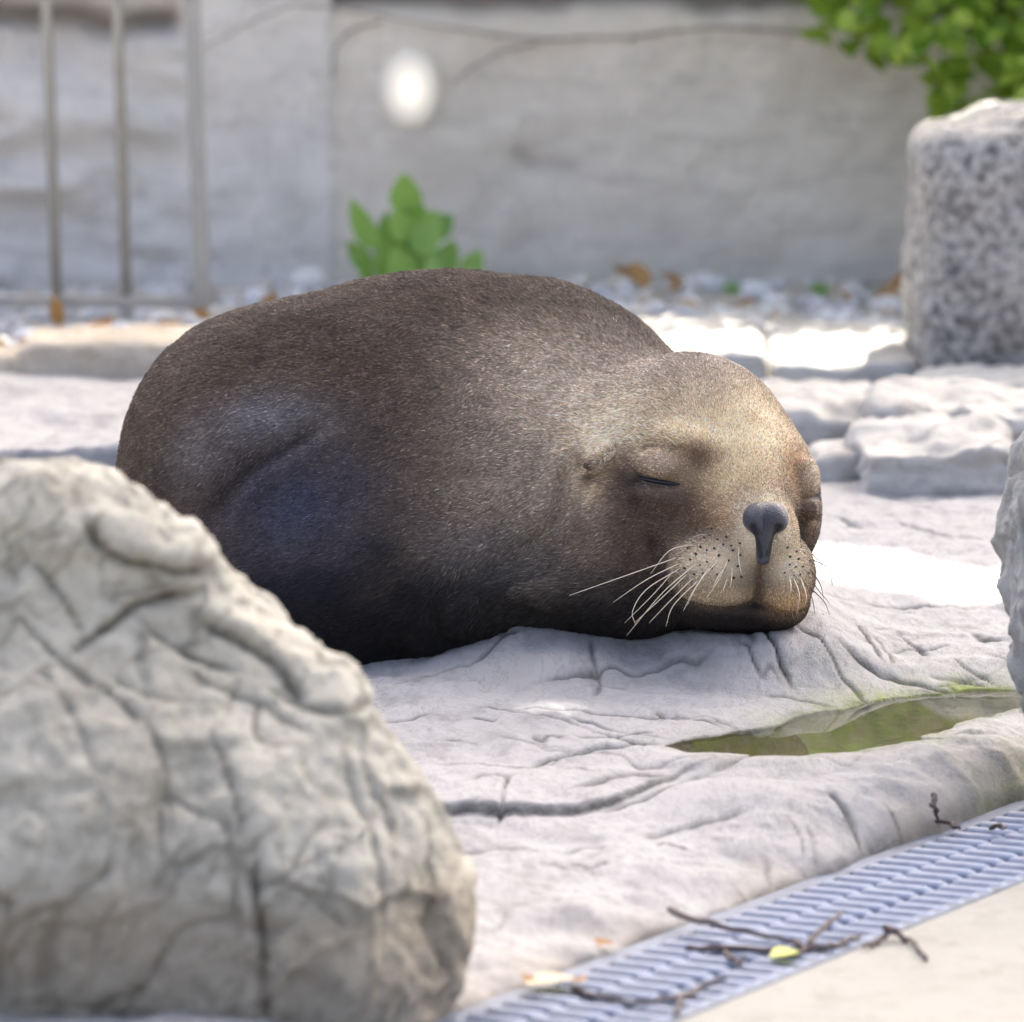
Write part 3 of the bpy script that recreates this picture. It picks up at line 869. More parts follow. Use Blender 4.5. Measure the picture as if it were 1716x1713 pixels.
# grey granite boulder behind
D3 = 9.62
s3 = D3 / FPX
c3 = P(1690, 445, D3)
b = [box_w(c3 + [0.018, .03, -.02], (174 * s3, .22, 256 * s3), .05, roty(-.03)), box_w(c3 + [.075, .05, .09], (150 * s3, .2, 158 * s3), .05), ell_px(1700, 440, D3, 178, 225, 220)]
make_rock("boulder", b, c3 - [.34, .34, .40], c3 + [.36, .4, .36], .011, .03, [(.010, (7, 7, 7), 4, 'f'), (.004, (40, 40, 40), 3, 'f')], M_granite,
          "upright speckled grey granite boulder in front of the leafy shrub", seed=31, cat='boulder')

def slab(label, pxl, pxr, ytop, ybase, d, depth, mat=M_slab, ztop=None, h=.008, rnd=.022, tilt=0., yaw=0., nz=.008, sink=.04, seed=0, dirtf=None):
    xl = (pxl - 858) / FPX * d; xr = (pxr - 858) / FPX * d
    zt = P(858, ytop, d)[2] if ztop is None else ztop
    zb = P(858, ybase, d)[2] - sink
    c = np.array([(xl + xr) / 2, d + depth / 2, (zt + zb) / 2]); r = np.array([(xr - xl) / 2, depth / 2, (zt - zb) / 2])
    R = rotz(yaw) @ roty(tilt)
    f = [box_w(c, r, min(rnd, r[2] * .9), R), lambda p: sd_ell(p, c + r * [.2, 0, .1], r * [.7, 1, 1.02], R)]
    e = np.abs(R) @ r + .04
    return make_rock("flat_rock", f, c - e, c + e, h, .012, [(nz * 1.8, (6, 6, 9), 4, 'f'), (nz * .7, (8, 8, 30), 3, 'r'), (.004, (35, 35, 35), 3, 'f')], mat, label, seed=seed, cat='rock', crease=.0, dirt_fn=dirtf)
slab("sunlit flat white slab right behind the sleeping head", 900, 1292, 588, 655, 9.50, .62, seed=40, nz=.004)
slab("sunlit flat white slab left of the granite boulder", 1296, 1560, 604, 656, 9.48, .64, seed=41, nz=.004)
slab("broad low white slab between the head and the stacked slabs", 1270, 1500, 690, 752, 8.70, .45, seed=42, rnd=.02, nz=.010)
slab("upper pale slab below the granite boulder", 1470, 1860, 684, 775, 8.55, .42, seed=43, rnd=.022, tilt=.03, nz=.011)
slab("lower cream slab lying on the flat rock by the right boulder", 1448, 1720, 754, 829, 8.22, .34, seed=44, rnd=.022, tilt=-.05, nz=.011)
slab("small rounded white stone beside the cream slab", 1365, 1452, 760, 806, 8.38, .16, seed=45, rnd=.016, h=.006, nz=.005)
slab("beige stone under the foot of the granite boulder", 1545, 1860, 640, 700, 9.1, .25, seed=46, rnd=.02, nz=.005)
slab("long low tan stone edging the gravel under the railing", -330, 60, 600, 634, 9.72, .22, seed=47, mat=M_log, tilt=-.03, rnd=.028, nz=.005)
slab("thick tan stone edging the gravel left of the sea lion", 20, 420, 566, 632, 9.70, .24, seed=48, mat=M_log, tilt=-.02, rnd=.035, nz=.005)
slab("low flat pale slab behind the big foreground boulder", -300, 260, 748, 770, 8.55, .9, seed=50, mat=M_ground, rnd=.012, sink=.05, nz=.004)

# ------------------------------------------------------------------ gravel
def pebble_mesh(seed, flat=.65):
    r = np.random.default_rng(seed)
    import bmesh
    bm = bmesh.new(); bmesh.ops.create_icosphere(bm, subdivisions=2, radius=1.0)
    V = np.array([v.co[:] for v in bm.verts]); F = [tuple(v.index for v in f.verts) for f in bm.faces]; bm.free()
    V = V * (1 + .22 * fbm(V * 1.1 + seed * 3.1, 2, seed))[:, None] * np.array([1, .8, flat])
    return V, F
PV = [pebble_mesh(s) for s in range(6)]
def gravel_z(x, y): return .012 + .010 * np.sin(x * 3 + 1)
acc, shades = [], []
for i in range(1500):
    x = RNG.uniform(-1.7, 2.0); y = RNG.uniform(10.1, 11.2) if x > -.1 else RNG.uniform(9.92, 11.2)
    r = RNG.uniform(.008, .019)
    V, F = PV[i % 6]
    acc.append((V * r @ rotz(RNG.uniform(0, 6.3)).T + [x, y, gravel_z(x, y) + r * .2], F)); shades.append(np.full(len(V), RNG.random()))
V, F = merge(acc)
me = mesh_np("gravel", V, F); add_attr(me, 'shade', np.concatenate(shades))
obj("gravel", me, M_pebble, label="loose pale gravel along the foot of the wall", cat='gravel', kind='stuff')
xs = np.linspace(-4, 4, 60); ys = np.linspace(9.98, 11.25, 14)
X, Y = np.meshgrid(xs, ys); x = X.ravel(); y = Y.ravel()
z = gravel_z(x, y) + .006 * fbm(np.stack([x * 6, y * 6, 0 * x], 1), 3, 400) - .03 * (1 - sstep(9.98, 10.1, y))
i = (np.arange(13)[:, None] * 60 + np.arange(59)[None, :]).ravel()
obj("gravel_bed", mesh_np("gravel_bed", np.stack([x, y, z], 1), np.stack([i, i + 1, i + 61, i + 60], 1)), mat_plain("grit", (0.42, 0.39, 0.34), .9, .35, 50), kind='structure')
pm = [mesh_np("pebble", *PV[k]) for k in range(6)]
for m_ in pm:
    add_attr(m_, 'shade', np.zeros(len(m_.vertices))); m_.materials.append(M_pebble)
for k in range(70):
    if k < 34: px, y = random.uniform(-20, 480), random.uniform(9.95, 11.1)
    else: px, y = random.uniform(960, 1510), random.uniform(10.25, 11.1)
    x = (px - 858) / FPX * y
    o = obj("pebble", pm[k % 6], None, label="pale pebble lying in the gravel under the railing" if k < 34 else "pale pebble in the gravel between the sea lion and the granite boulder", cat='pebble', group='pebbles under the railing' if k < 34 else 'pebbles right of the sea lion')
    r = random.uniform(.018, .034); o.scale = (r, r, r); o.rotation_euler = (0, 0, random.uniform(0, 6))
    o.location = (x, y, gravel_z(x, y) + r * .35)
w = obj("round_stone", mesh_np("round_stone", *pebble_mesh(11, .8)), None, label="round white stone against the wall left of the green plant", cat='stone')
w.data.materials.append(mat_plain("white_stone", (.66, .65, .62), .7, .12, 40)); w.scale = (.032, .03, .03); w.location = P(516, 470, 11.05)

# ------------------------------------------------------------------ leaves
def leaf_vf(L, W, curl=.2, tip=1.0, n=7, fold=.25):
    "a pointed leaf along +X from its stalk, two sheets wide with a crease"
    V, F = [], []
    for i in range(n + 1):
        t = i / n
        w = W * .5 * (math.sin(math.pi * min(1, t ** .75)) ** tip) + .0006
        z = curl * L * (t * t - .4 * t)
        V += [(t * L, -w, z + fold * w), (t * L, 0, z), (t * L, w, z + fold * w)]
    for i in range(n):
        a = i * 3
        F += [(a, a + 3, a + 4, a + 1), (a + 1, a + 4, a + 5, a + 2)]
    return np.array(V, float), F
def leaf_mesh(name, mat, *a, **k):
    V, F = leaf_vf(*a, **k)
    me = mesh_np(name, V, F); add_attr(me, 'shade', np.zeros(len(V))); me.materials.append(mat)
    return me
def orient(direction, up):
    x = Vector(direction).normalized(); z = Vector(up); z = (z - x * z.dot(x)).normalized(); y = z.cross(x)
    return Matrix(((x.x, y.x, z.x, 0), (x.y, y.y, z.y, 0), (x.z, y.z, z.z, 0), (0, 0, 0, 1)))

# leafy shrub hanging over the wall at the top right
SH_D = 11.0
root = empty("shrub", P(1700, 300, SH_D), "dense bright green round-leaved shrub spilling over the wall behind the granite boulder", "shrub")
inv = Matrix.Translation(root.location).inverted()
lm = [leaf_mesh("leaf", M_leaf_shrub, .052, .036, curl=c, tip=.75, fold=f) for c, f in ((.15, .2), (-.2, .3), (.3, .1))]
def shrub_edge(py): return np.interp(py, [-900, -400, -120, 0, 40, 75, 110, 150, 200, 420], [1180, 1270, 1315, 1345, 1365, 1395, 1480, 1535, 1565, 1640])
cand = []
while len(cand) < 4200:
    py = random.uniform(-780, 330); px = random.uniform(1150, 2350)
    if px < shrub_edge(py) + random.uniform(-12, 40): continue
    d = 11.16 - random.random() ** 1.3 * .42 * min(1, (px - shrub_edge(py) + 40) / 140)
    cand.append((px, py, d))
vis = sorted(range(len(cand)), key=lambda k: (not (cand[k][0] < 1760 and -40 < cand[k][1] < 230), cand[k][2]))
acc, sh = [], []
for rank, k in enumerate(vis):
    px, py, d = cand[k]
    p = P(px, py, d)
    dirv = Vector((random.gauss(-.25, .6), random.gauss(-.55, .35), random.gauss(-.15, .55)))
    upv = Vector((random.gauss(0, .3), random.gauss(-.6, .3), 1))
    Mx = Matrix.Translation(p) @ orient(dirv, upv)
    sc = random.uniform(.75, 1.2)
    if rank < 260:
        o = obj("leaf", lm[k % 3], None, root)
        o.matrix_parent_inverse = inv
        o.matrix_basis = Mx @ Matrix.Scale(sc, 4)
    else:
        V, F = leaf_vf(.052 * sc, .036 * sc, curl=.15, tip=.75, n=4)
        Mn = np.array(Mx); acc.append((V @ Mn[:3, :3].T + Mn[:3, 3], F)); sh.append(np.full(len(V), random.random()))
V, F = merge(acc); me = mesh_np("foliage", V, F); add_attr(me, 'shade', np.concatenate(sh))
part("foliage", me, M_leaf_shrub, root, kind='stuff')
acc = []
for k in range(26):
    px = random.uniform(1420, 2200); py = random.uniform(-500, 150)
    if px < shrub_edge(py) + 40: continue
    p0 = P(px + random.uniform(60, 200), py - random.uniform(60, 300), 11.17); p1 = P(px, py, 11.0 + random.uniform(-.12, .1))
    acc.append(tube(curve_pts([p0, (p0 + p1) / 2 + [0, -.03, .02], p1], 8), np.linspace(.007, .003, 8), 5))
part("branch", mesh_np("branch", *merge(acc)), M_bark, root)

# young plant behind the back
PL_D = 10.75
base = P(690, 500, PL_D)
root = empty("young_plant", base, "small bright green leafy plant growing behind the sea lion's back", "plant")
inv = Matrix.Translation(root.location).inverted()
SP = [((645, 505), (632, 440), (622, 395)), ((680, 505), (682, 420), (684, 350)), ((700, 505), (712, 430), (722, 385)), ((715, 505), (735, 470), (748, 452)), ((745, 505), (775, 480), (788, 460))]
for s in SP:
    V, F = tube(curve_pts([P(a, b, PL_D) for a, b in s], 8), np.linspace(.004, .002, 8), 6)
    part("stem", mesh_np("stem", V, F), M_stem, root)
LV = [((684, 360), (678, 288), 48), ((632, 420), (592, 330), 42), ((640, 425), (652, 352), 26), ((622, 455), (582, 403), 30), ((640, 470), (650, 400), 30), ((690, 400), (655, 352), 40),
      ((700, 400), (708, 340), 44), ((715, 400), (760, 362), 40), ((705, 430), (735, 350), 48), ((690, 440), (648, 375), 44), ((680, 470), (655, 415), 46), ((700, 470), (722, 400), 44),
      ((735, 470), (762, 402), 40), ((725, 470), (722, 425), 30), ((780, 470), (806, 418), 34), ((672, 480), (640, 440), 34), ((700, 490), (700, 430), 40), ((620, 480), (606, 440), 22)]
s_ = PL_D / FPX
for k, (a, b_, wd) in enumerate(LV):
    dd = PL_D + random.uniform(-.05, .05)
    p0 = P(*a, dd); p1 = P(*b_, dd - random.uniform(-.02, .03))
    L = float(np.linalg.norm(p1 - p0))
    me = leaf_mesh("leaf", M_leaf_plant, L, wd * s_ * 1.15, curl=.12, tip=.8, fold=.35)
    o = obj("leaf", me, None, root); o.matrix_parent_inverse = inv
    o.matrix_basis = Matrix.Translation(p0) @ orient(p1 - p0, (random.gauss(0, .5), -1, .5))

# seedlings and fallen leaves by the wall
for k, (px, py, what) in enumerate([(1040, 474, "left of the brown leaf heap"), (1231, 480, "standing alone in the middle of the gravel strip"), (1375, 482, "nearest the granite boulder")]):
    p = P(px, py + 16, 10.95)
    r = empty("seedling", p, "tiny green seedling sprouting from the gravel, " + what, "seedling", "seedlings along the wall")
    for j in range(3):
        o = obj("leaf", leaf_mesh("leaf", M_leaf_plant, .026, .018, curl=.1), None, r)
        o.matrix_basis = Matrix.Translation((0, 0, .006)) @ orient((math.cos(j * 2.1 + k), -.4 + .3 * math.sin(j * 2.1), .7), (0, -1, .6))
    V, F = tube([(0, 0, -.02), (0, 0, .008)], .0015, 5); obj("stem", mesh_np("stem", V, F), M_stem, r)
dl = [leaf_mesh("fallen_leaf", M_leaf_dry, .050, .030, curl=c, fold=.4) for c in (.3, -.3, .6)]
spots = [(1095, 490, 10.9), (1080, 497, 10.8), (1115, 500, 10.75), (1070, 488, 11.0), (1130, 517, 10.45), (1150, 495, 10.9), (1235, 512, 10.5), (1420, 508, 10.6), (1480, 492, 10.9), (1500, 497, 10.8), (1465, 500, 10.7),
         (140, 530, 10.15), (30, 560, 9.95), (50, 566, 9.92), (330, 512, 10.4), (360, 520, 10.3), (410, 512, 10.4), (95, 520, 10.3), (250, 525, 10.2), (310, 555, 9.97), (10, 575, 9.9), (440, 515, 10.35)]
for k, (px, py, d) in enumerate(spots):
    x = (px - 858) / FPX * d
    o = obj("fallen_leaf", dl[k % 3], None, label="brown dry leaf fallen on the gravel near the railing" if px < 500 else "brown dry leaf on the gravel right of the sea lion's back", cat='leaf', group='fallen leaves near the railing' if px < 500 else 'fallen leaves right of the sea lion')
    o.matrix_basis = Matrix.Translation((x, d, gravel_z(x, d) + .022)) @ orient((random.gauss(0, 1), random.gauss(0, .5), random.uniform(0, .5)), (random.gauss(0, .4), -.5, 1)) @ Matrix.Scale(random.uniform(.8, 1.3), 4)

# ------------------------------------------------------------------ railing
RD = 10.35
fs = RD / FPX
root = empty("railing", P(335, 540, RD), "grey metal railing with upright round bars at the upper left", "railing")
def bar(name, pts, r, seg=12):
    V, F = tube(pts, r, seg); part(name, mesh_np(name, V, F), M_steel, root)
def vert(px0, px1, ytop, ybot): 
    a = P(px1, ybot, RD); bnd = P(px0, ytop, RD); t = (1.35 - a[2]) / (bnd[2] - a[2])
    return [a, a + (bnd - a) * t]
bar("bar", vert(78, 95, 0, 498), 9.5 * fs); bar("bar", vert(196, 212, 0, 498), 9.5 * fs)
for u in (-140, -22): bar("bar", vert(u - 20, u, 0, 498), 9.5 * fs)
a = P(339, 502, RD); c_ = P(322, 0, RD); t = (1.4 - a[2]) / (c_[2] - a[2]); top = a + (c_ - a) * t
V, F = box_vf((-.013, -.013, 0), (.013, .013, 1), .002)
ax = top - a; V = np.array([a + [v[0], v[1], 0] + ax * v[2] for v in V]); part("post", mesh_np("post", V, F, False), M_steel, root)
p0, p1 = P(-260, 507, RD), P(345, 505, RD)
V, F = box_vf((p0[0], RD - .012, p1[2] - .0105), (p1[0] + .004, RD + .010, p1[2] + .0105), .002); part("bottom_rail", mesh_np("bottom_rail", V, F, False), M_steel, root)
V, F = box_vf((p0[0], RD - .015, 1.34), (top[0] + .02, RD + .013, 1.37), .003); part("top_rail", mesh_np("top_rail", V, F, False), M_steel, root)
q = P(214, 515, RD); V, F = box_vf((q[0] - .011, RD - .009, -.02), (q[0] + .011, RD + .009, p1[2] - .011), .002); part("foot", mesh_np("foot", V, F, False), M_steel, root)
q = P(-230, 515, RD); V, F = box_vf((q[0] - .011, RD - .009, -.02), (q[0] + .011, RD + .009, p1[2] - .011), .002); part("foot", mesh_np("foot", V, F, False), M_steel, root)

# ------------------------------------------------------------------ drain
root = empty("drain_channel", (E0[0], E0[1], FLOOR_Z), "galvanised slotted drain grating running along the foot of the rock shelf", "drain")
inv = Matrix.Translation(root.location).inverted()
ang = math.atan2(ED[1], ED[0])
def dpart(name, lo, hi, mat, bev=.0015):
    V, F = box_vf(lo, hi, bev)
    W = np.array([[*(E0 + ED * v[0] - EN * v[1]), FLOOR_Z + v[2]] for v in V])
    me = mesh_np(name, W, [f[::-1] for f in F], False); me.update()
    return part(name, me, mat, root)
DW = DRAIN_W
dpart("tray", (-3, .004, -.027), (5, DW - .004, -.018), M_tray)
rails = [0.0, DW * .36, DW * .67, DW - .016]
wr = [.022, .010, .010, .016]
for y0, wd in zip(rails, wr):
    dpart("rail", (-3, y0, -.017), (5, y0 + wd, .0015 if wd > .012 else -.002), M_rail)
V, F = [], []
LR = DW * .30
# a rounded rib across the channel
prof = [(-.0095, -.010), (-.0095, -.002), (-.006, .0025), (0, .004), (.006, .0025), (.0095, -.002), (.0095, -.010)]
for e, sc in ((0, .55), (.007, 1), (LR - .007, 1), (LR, .55)):
    V += [(px_ * sc, e, pz_ * (1 if pz_ < 0 else sc)) for px_, pz_ in prof]
m_ = len(prof)
for i in range(3):
    for j in range(m_ - 1):
        F.append((i * m_ + j, i * m_ + j + 1, (i + 1) * m_ + j + 1, (i + 1) * m_ + j))
F += [tuple(range(m_))[::-1], tuple(3 * m_ + j for j in range(m_))]
rib = mesh_np("rib", V, F); rib.materials.append(M_zinc)
pitch = .034
col0 = [.020, DW * .36 + .004, DW * .67 + .004]
for r in range(-14, 36):
    for c in range(3):
        o = obj("rib", rib, None, root); o.matrix_parent_inverse = inv
        a = r * pitch + (pitch * .5 if c == 1 else 0); yy = col0[c]
        pos = E0 + ED * a - EN * yy
        Rm = Matrix(((ED[0], -EN[0], 0, 0), (ED[1], -EN[1], 0, 0), (0, 0, 1, 0), (0, 0, 0, 1)))
        o.matrix_basis = Matrix.Translation((pos[0], pos[1], FLOOR_Z)) @ Rm

# ------------------------------------------------------------------ twigs and leaves on the drain
def twig(name, branches, label, z=FLOOR_Z + .006, r=.0026):
    acc = []
    p00 = G(*branches[0][0][:2], z)
    for br in branches:
        pts = [G(b_[0], b_[1], z + (b_[2] if len(b_) > 2 else 0)) for b_ in br]
        pa = curve_pts(pts, 14)
        pa[1:-1] += .0012 * RNG.normal(size=(12, 3))
        acc.append(tube(pa, np.linspace(r, r * .6, 14) * (1 + .25 * RNG.random(14)), 6))
    V, F = merge(acc)
    obj(name, mesh_np(name, V, F), M_twig, label=label, cat='twig')
twig("twig", [[(1122, 1524, .012), (1180, 1545, .014), (1260, 1562, .01), (1335, 1580)], [(1150, 1588), (1240, 1590), (1335, 1595), (1352, 1590)], [(1350, 1592), (1370, 1562, .01), (1410, 1530, .014)], [(1352, 1590), (1400, 1585), (1440, 1568)], [(1335, 1580), (1352, 1592)]],
     "long forked dark twig lying across the drain grating", r=.0031)
twig("twig", [[(960, 1655), (1010, 1672), (1070, 1680), (1140, 1670)], [(1140, 1670), (1180, 1652), (1215, 1640, .008)], [(1140, 1670), (1135, 1700)]], "crooked dark twig beside the dry leaf at the bottom of the drain", r=.0028)
twig("twig", [[(1492, 1555, .006), (1470, 1578), (1448, 1586)], [(1492, 1555, .006), (1530, 1580), (1550, 1606)], [(1480, 1556, .008), (1505, 1560, .008)]], "small three-armed twig on the cream pavement", z=FLOOR_Z + .004, r=.0026)
twig("twig", [[(1564, 1332, .03), (1567, 1355, .02), (1572, 1375, .004)], [(1560, 1378), (1590, 1380), (1608, 1388)]], "short dark twig standing up against the rock edge above the drain", z=FLOOR_Z + .012, r=.0026)
twig("twig", [[(1660, 1388, .002), (1672, 1382, .012), (1686, 1388, .002)]], "tiny curved twig on the far end of the drain", r=.002)
twig("twig", [[(1215, 1595), (1235, 1612), (1250, 1605)], [(1220, 1600), (1238, 1618)]], "little curled twig scrap under the long forked twig", r=.0018)
def lying_leaf(name, px, py, L, W, mat, ang, label, z=FLOOR_Z + .006):
    p = G(px, py, z)
    o = obj(name, leaf_mesh(name, mat, L, W, curl=.15), None, label=label, cat='leaf')
    o.matrix_basis = Matrix.Translation(p) @ orient((math.cos(ang), math.sin(ang), .05), (0, 0, 1))
lying_leaf("fallen_leaf", 880, 1650, .045, .045, M_leaf_pale, .0, "pale beige dry leaf on the drain near the foreground boulder")
lying_leaf("fallen_leaf", 955, 1645, .016, .03, M_leaf_dry, -.6, "small orange brown leaf right of the pale leaf on the drain", z=FLOOR_Z + .012)
lying_leaf("fallen_leaf", 878, 1645, .012, .03, M_leaf_dry, .3, "orange brown leaf tip left of the pale leaf on the drain", z=FLOOR_Z + .014)
lying_leaf("fallen_leaf", 1290, 1604, .028, .04, M_leaf_yellow, .1, "small yellow leaf under the forked twig on the drain")
lying_leaf("fallen_leaf", 1003, 1585, .016, .03, M_leaf_dry, .5, "rust coloured leaf scrap on the foot of the rock by the drain", z=FLOOR_Z + .008)

# ------------------------------------------------------------------ added sun blocker behind the wall, outside the view
root = empty("added_shade_tree", (3.8, 15.2, -.1), "leafy sun blocker added behind the wall, outside the view", "added_shade_tree")
trunk = curve_pts([(3.8, 15.2, -.15), (3.75, 15.1, 1.5), (3.4, 14.6, 3.2), (2.6, 13.4, 4.6)], 18)
V, F = tube(trunk, np.linspace(.2, .11, 18), 12); part("trunk", mesh_np("trunk", V, F), M_bark, root)
for e in ((-.4, 10.2, 5.1), (1.2, 8.8, 5.0), (2.9, 9.8, 5.2), (2.0, 13.6, 5.6), (-.2, 12.8, 5.4), (2.9, 12.0, 5.4)):
    pth = curve_pts([(3.3, 14.45, 3.5), ((3.2 + e[0]) / 2, (14.3 + e[1]) / 2, 4.7), e], 12)
    V, F = tube(pth, np.linspace(.085, .02, 12), 8); part("limb", mesh_np("limb", V, F), M_bark, root)
NL = 17000
pos = np.stack([RNG.uniform(-.4, 3.1, NL), RNG.uniform(8.1, 13.9, NL), RNG.uniform(4.5, 5.7, NL)], 1)
# gaps in the crown: leaves dropped where their shadow would cover a chosen sun patch
t0 = pos[:, 2] / SUN[2]
gp = pos - SUN * t0[:, None]
tw = (pos[:, 1] - WALL_Y) / SUN[1]
wp = pos - SUN * tw[:, None]
onwall = (wp[:, 2] > 0) & (wp[:, 2] < 1.28) & (tw > 0)
hole = np.zeros(NL, bool)
def ghole(px, py, ru, rd, rag=.25):
    global hole
    c = G(px, py, 0.0)
    e = ((gp[:, 0] - c[0]) / ru) ** 2 + ((gp[:, 1] - c[1]) / rd) ** 2
    hole |= (~onwall) & (e < 1)
LEAF = .15
def ghole_poly(pts, z=0.0):
    global hole
    poly = np.array([G(a, b, z)[:2] for a, b in pts])
    sd = poly_sd(gp[:, :2] + z / SUN[2] * SUN[:2], poly)
    hole |= (~onwall) & (sd < LEAF * .5)
ghole_poly([(1330, 922), (1420, 925), (1520, 945), (1600, 953), (1800, 955), (1800, 970), (1600, 970), (1400, 960)])
ghole_poly([(1020, 530), (1600, 524), (1600, 600), (1300, 604), (1060, 586)], .05)
pos = pos[~hole]
acc, sh = [], []
LVb, LFb = leaf_vf(LEAF, LEAF * .75, curl=.15, tip=.7, n=3)
n = len(pos)
ax = RNG.normal(size=(n, 3)) * [1, 1, .35]; ax /= np.linalg.norm(ax, axis=1)[:, None]
upv = np.stack([RNG.normal(size=n) * .35, RNG.normal(size=n) * .35, np.ones(n)], 1) + .5 * SUN
zv = upv - ax * (ax * upv).sum(1)[:, None]; zv /= np.linalg.norm(zv, axis=1)[:, None]
yv = np.cross(zv, ax)
lv = LVb - [LEAF / 2, 0, 0]
W = pos[:, None, :] + lv[None, :, 0:1] * ax[:, None] + lv[None, :, 1:2] * yv[:, None] + lv[None, :, 2:3] * zv[:, None]
Fb = np.array(LFb)
Qt = (Fb[None] + (np.arange(n) * len(LVb))[:, None, None]).reshape(-1, 4)
me = mesh_np("crown", W.reshape(-1, 3), Qt); add_attr(me, 'shade', np.repeat(RNG.random(n), len(LVb)))
part("crown", me, M_leaf_tree, root, kind='stuff')

# ------------------------------------------------------------------ sea lion
Z0 = 7.0
S_ = Z0 / FPX                      # metres to one unit of the sculpting frame (right, down, away)
ORG = CAM + FWD * Z0
def to_world(q):
    q = np.asarray(q, float)
    return ORG + S_ * ((q[..., 0:1] - 858) * RIGHT + (856.5 - q[..., 1:2]) * UP + q[..., 2:3] * FWD)
def to_frame(p):
    r = (np.asarray(p) - ORG) / S_
    return np.stack([r @ RIGHT + 858, 856.5 - r @ UP, r @ FWD], -1)
def fr(u, v, w):
    f = 1 + w / FPX
    return np.array([858 + (u - 858) * f, 856.5 + (v - 856.5) * f, w])
def ruv(a):
    c, s = math.cos(a), math.sin(a)
    return np.array([[c, -s, 0], [s, c, 0], [0, 0, 1.0]])
def sd_cone(p, a, b, ra, rb):
    a, b = np.asarray(a, float), np.asarray(b, float); ab = b - a
    t = np.clip(((p - a) @ ab) / (ab @ ab), 0, 1)
    return np.linalg.norm(p - a - t[:, None] * ab, axis=1) - (ra + (rb - ra) * t)
# centre (photo u, v, depth w), radii, turn in the picture plane, blend
BODY = [
    ((690, 802, 270), (338, 342, 300), 0, 1),
    ((462, 800, 310), (268, 292, 265), .15, 60),
    ((895, 772, 330), (290, 296, 260), -.1, 60),
    ((805, 792, 300), (330, 321, 280), 0, 60),
    ((700, 960, 120), (270, 175, 170), .1, 90),
    ((400, 985, 170), (90, 110, 120), 0, 60),
    ((985, 868, 130), (225, 215, 215), 0, 80),
    ((1010, 720, 210), (165, 130, 170), 0, 70),
    ((1152, 792, 70), (188, 202, 205), 0, 50),
    ((1238, 852, 20), (140, 150, 150), 0, 45),
    ((1085, 905, 30), (150, 142, 155), 0, 60),
    ((1205, 800, -30), (112, 105, 105), .4, 45),
    ((1040, 1000, 10), (170, 70, 120), 0, 60),
]
def prim(p, c, r, a=0):
    f = 1 + c[2] / FPX
    return sd_ell(p, fr(*c), np.array(r) * f, ruv(a))
HEAD = [
    ('c', (1228, 830, -85), (1276, 893, -172), 88, 62, 40),
    ('e', (1200, 960, -130), (84, 66, 90), .2, 13),
    ('e', (1311, 960, -126), (53, 68, 84), -.12, 12),
    ('e', (1262, 940, -140), (60, 60, 60), 0, 30),
    ('e', (1232, 1016, -80), (118, 44, 84), .05, 22),
    ('e', (1288, 1012, -88), (62, 40, 64), -.15, 22),
]
def sea_f(p, feats=True):
    s = prim(p, *BODY[0][:3])
    for c, r, a, k in BODY[1:]:
        s = smin(s, prim(p, c, r, a), k)
    for h_ in HEAD:
        if h_[0] == 'c': s = smin(s, sd_cone(p, fr(*h_[1]), fr(*h_[2]), h_[3], h_[4]), h_[5])
        else: s = smin(s, prim(p, h_[1], h_[2], h_[3]), h_[4])
    if feats:
        for c, r, a, k in FEAT:
            s = smin(s, prim(p, c, r, a), k)
    z = to_world(p)[:, 2]
    return np.maximum(s, (-.06 - z) / S_)
FEAT = []
def surf(u, v, feats=False):
    ws = np.arange(-320, 500, 2.0)
    p = np.stack([fr(u, v, w) for w in ws])
    s = sea_f(p, feats)
    k = np.flatnonzero(s < 0)
    return float(ws[k[0]]) if len(k) else 0.0
for u, v, ru, rv, rw, a, k, off in [
    (1106, 777, 48, 27, 36, .14, 8, 6), (1108, 832, 56, 20, 30, .12, 12, 12), (1160, 742, 60, 22, 30, .35, 22, 12),
    (1346, 800, 26, 32, 36, 0, 14, 10), (1348, 856, 22, 18, 28, 0, 14, 12),
    (985, 1000, 130, 26, 30, .05, 26, 10), (760, 960, 60, 130, 50, .35, 40, 30)]:
    FEAT.append(((u, v, surf(u, v) + off), (ru, rv, rw), a, k))
HV = 6.0
Fv, org = grid_field((150, 400, -330), (1440, 1240, 700), HV, sea_f, 300000)
V, Q = surface_nets(Fv, org, HV)
V = relax(V, Q, 2, .5)
def grad_proj(V, it=2):
    for _ in range(it):
        s = sea_f(V); g = np.stack([sea_f(V + e) - sea_f(V - e) for e in np.eye(3) * 1.5], 1) / 3.0
        V = V - np.clip(s, -4, 4)[:, None] * g / np.maximum((g * g).sum(1), .2)[:, None]
    return V
V = relax(grad_proj(V, 1), Q, 1, .4)
# cut the head finer: split every quad round the face once
def refine(V, Q, mask):
    E = np.sort(np.stack([Q, np.roll(Q, -1, 1)], 2).reshape(-1, 2), 1)
    ue, inv_ = np.unique(E, axis=0, return_inverse=True)
    mid = len(V) + inv_.reshape(-1, 4)
    Vm = V[ue].mean(1)
    ctr = len(V) + len(ue) + np.arange(len(Q)); Vc = V[Q].mean(1)
    NQ = np.concatenate([np.stack([Q[:, k], mid[:, k], ctr, mid[:, (k + 3) % 4]], 1) for k in range(4)])
    return np.vstack([V, Vm, Vc]), NQ
V, Q = refine(V, Q, None)
V = relax(V, Q, 2, .5)
N = vnormals(V, Q)
if (N * (V - V.mean(0))).sum() < 0: Q = Q[:, ::-1]; N = -N
bvh = BVHTree.FromPolygons([tuple(v) for v in V], [tuple(int(i) for i in q) for q in Q])
CAMF = to_frame(CAM[None])[0]
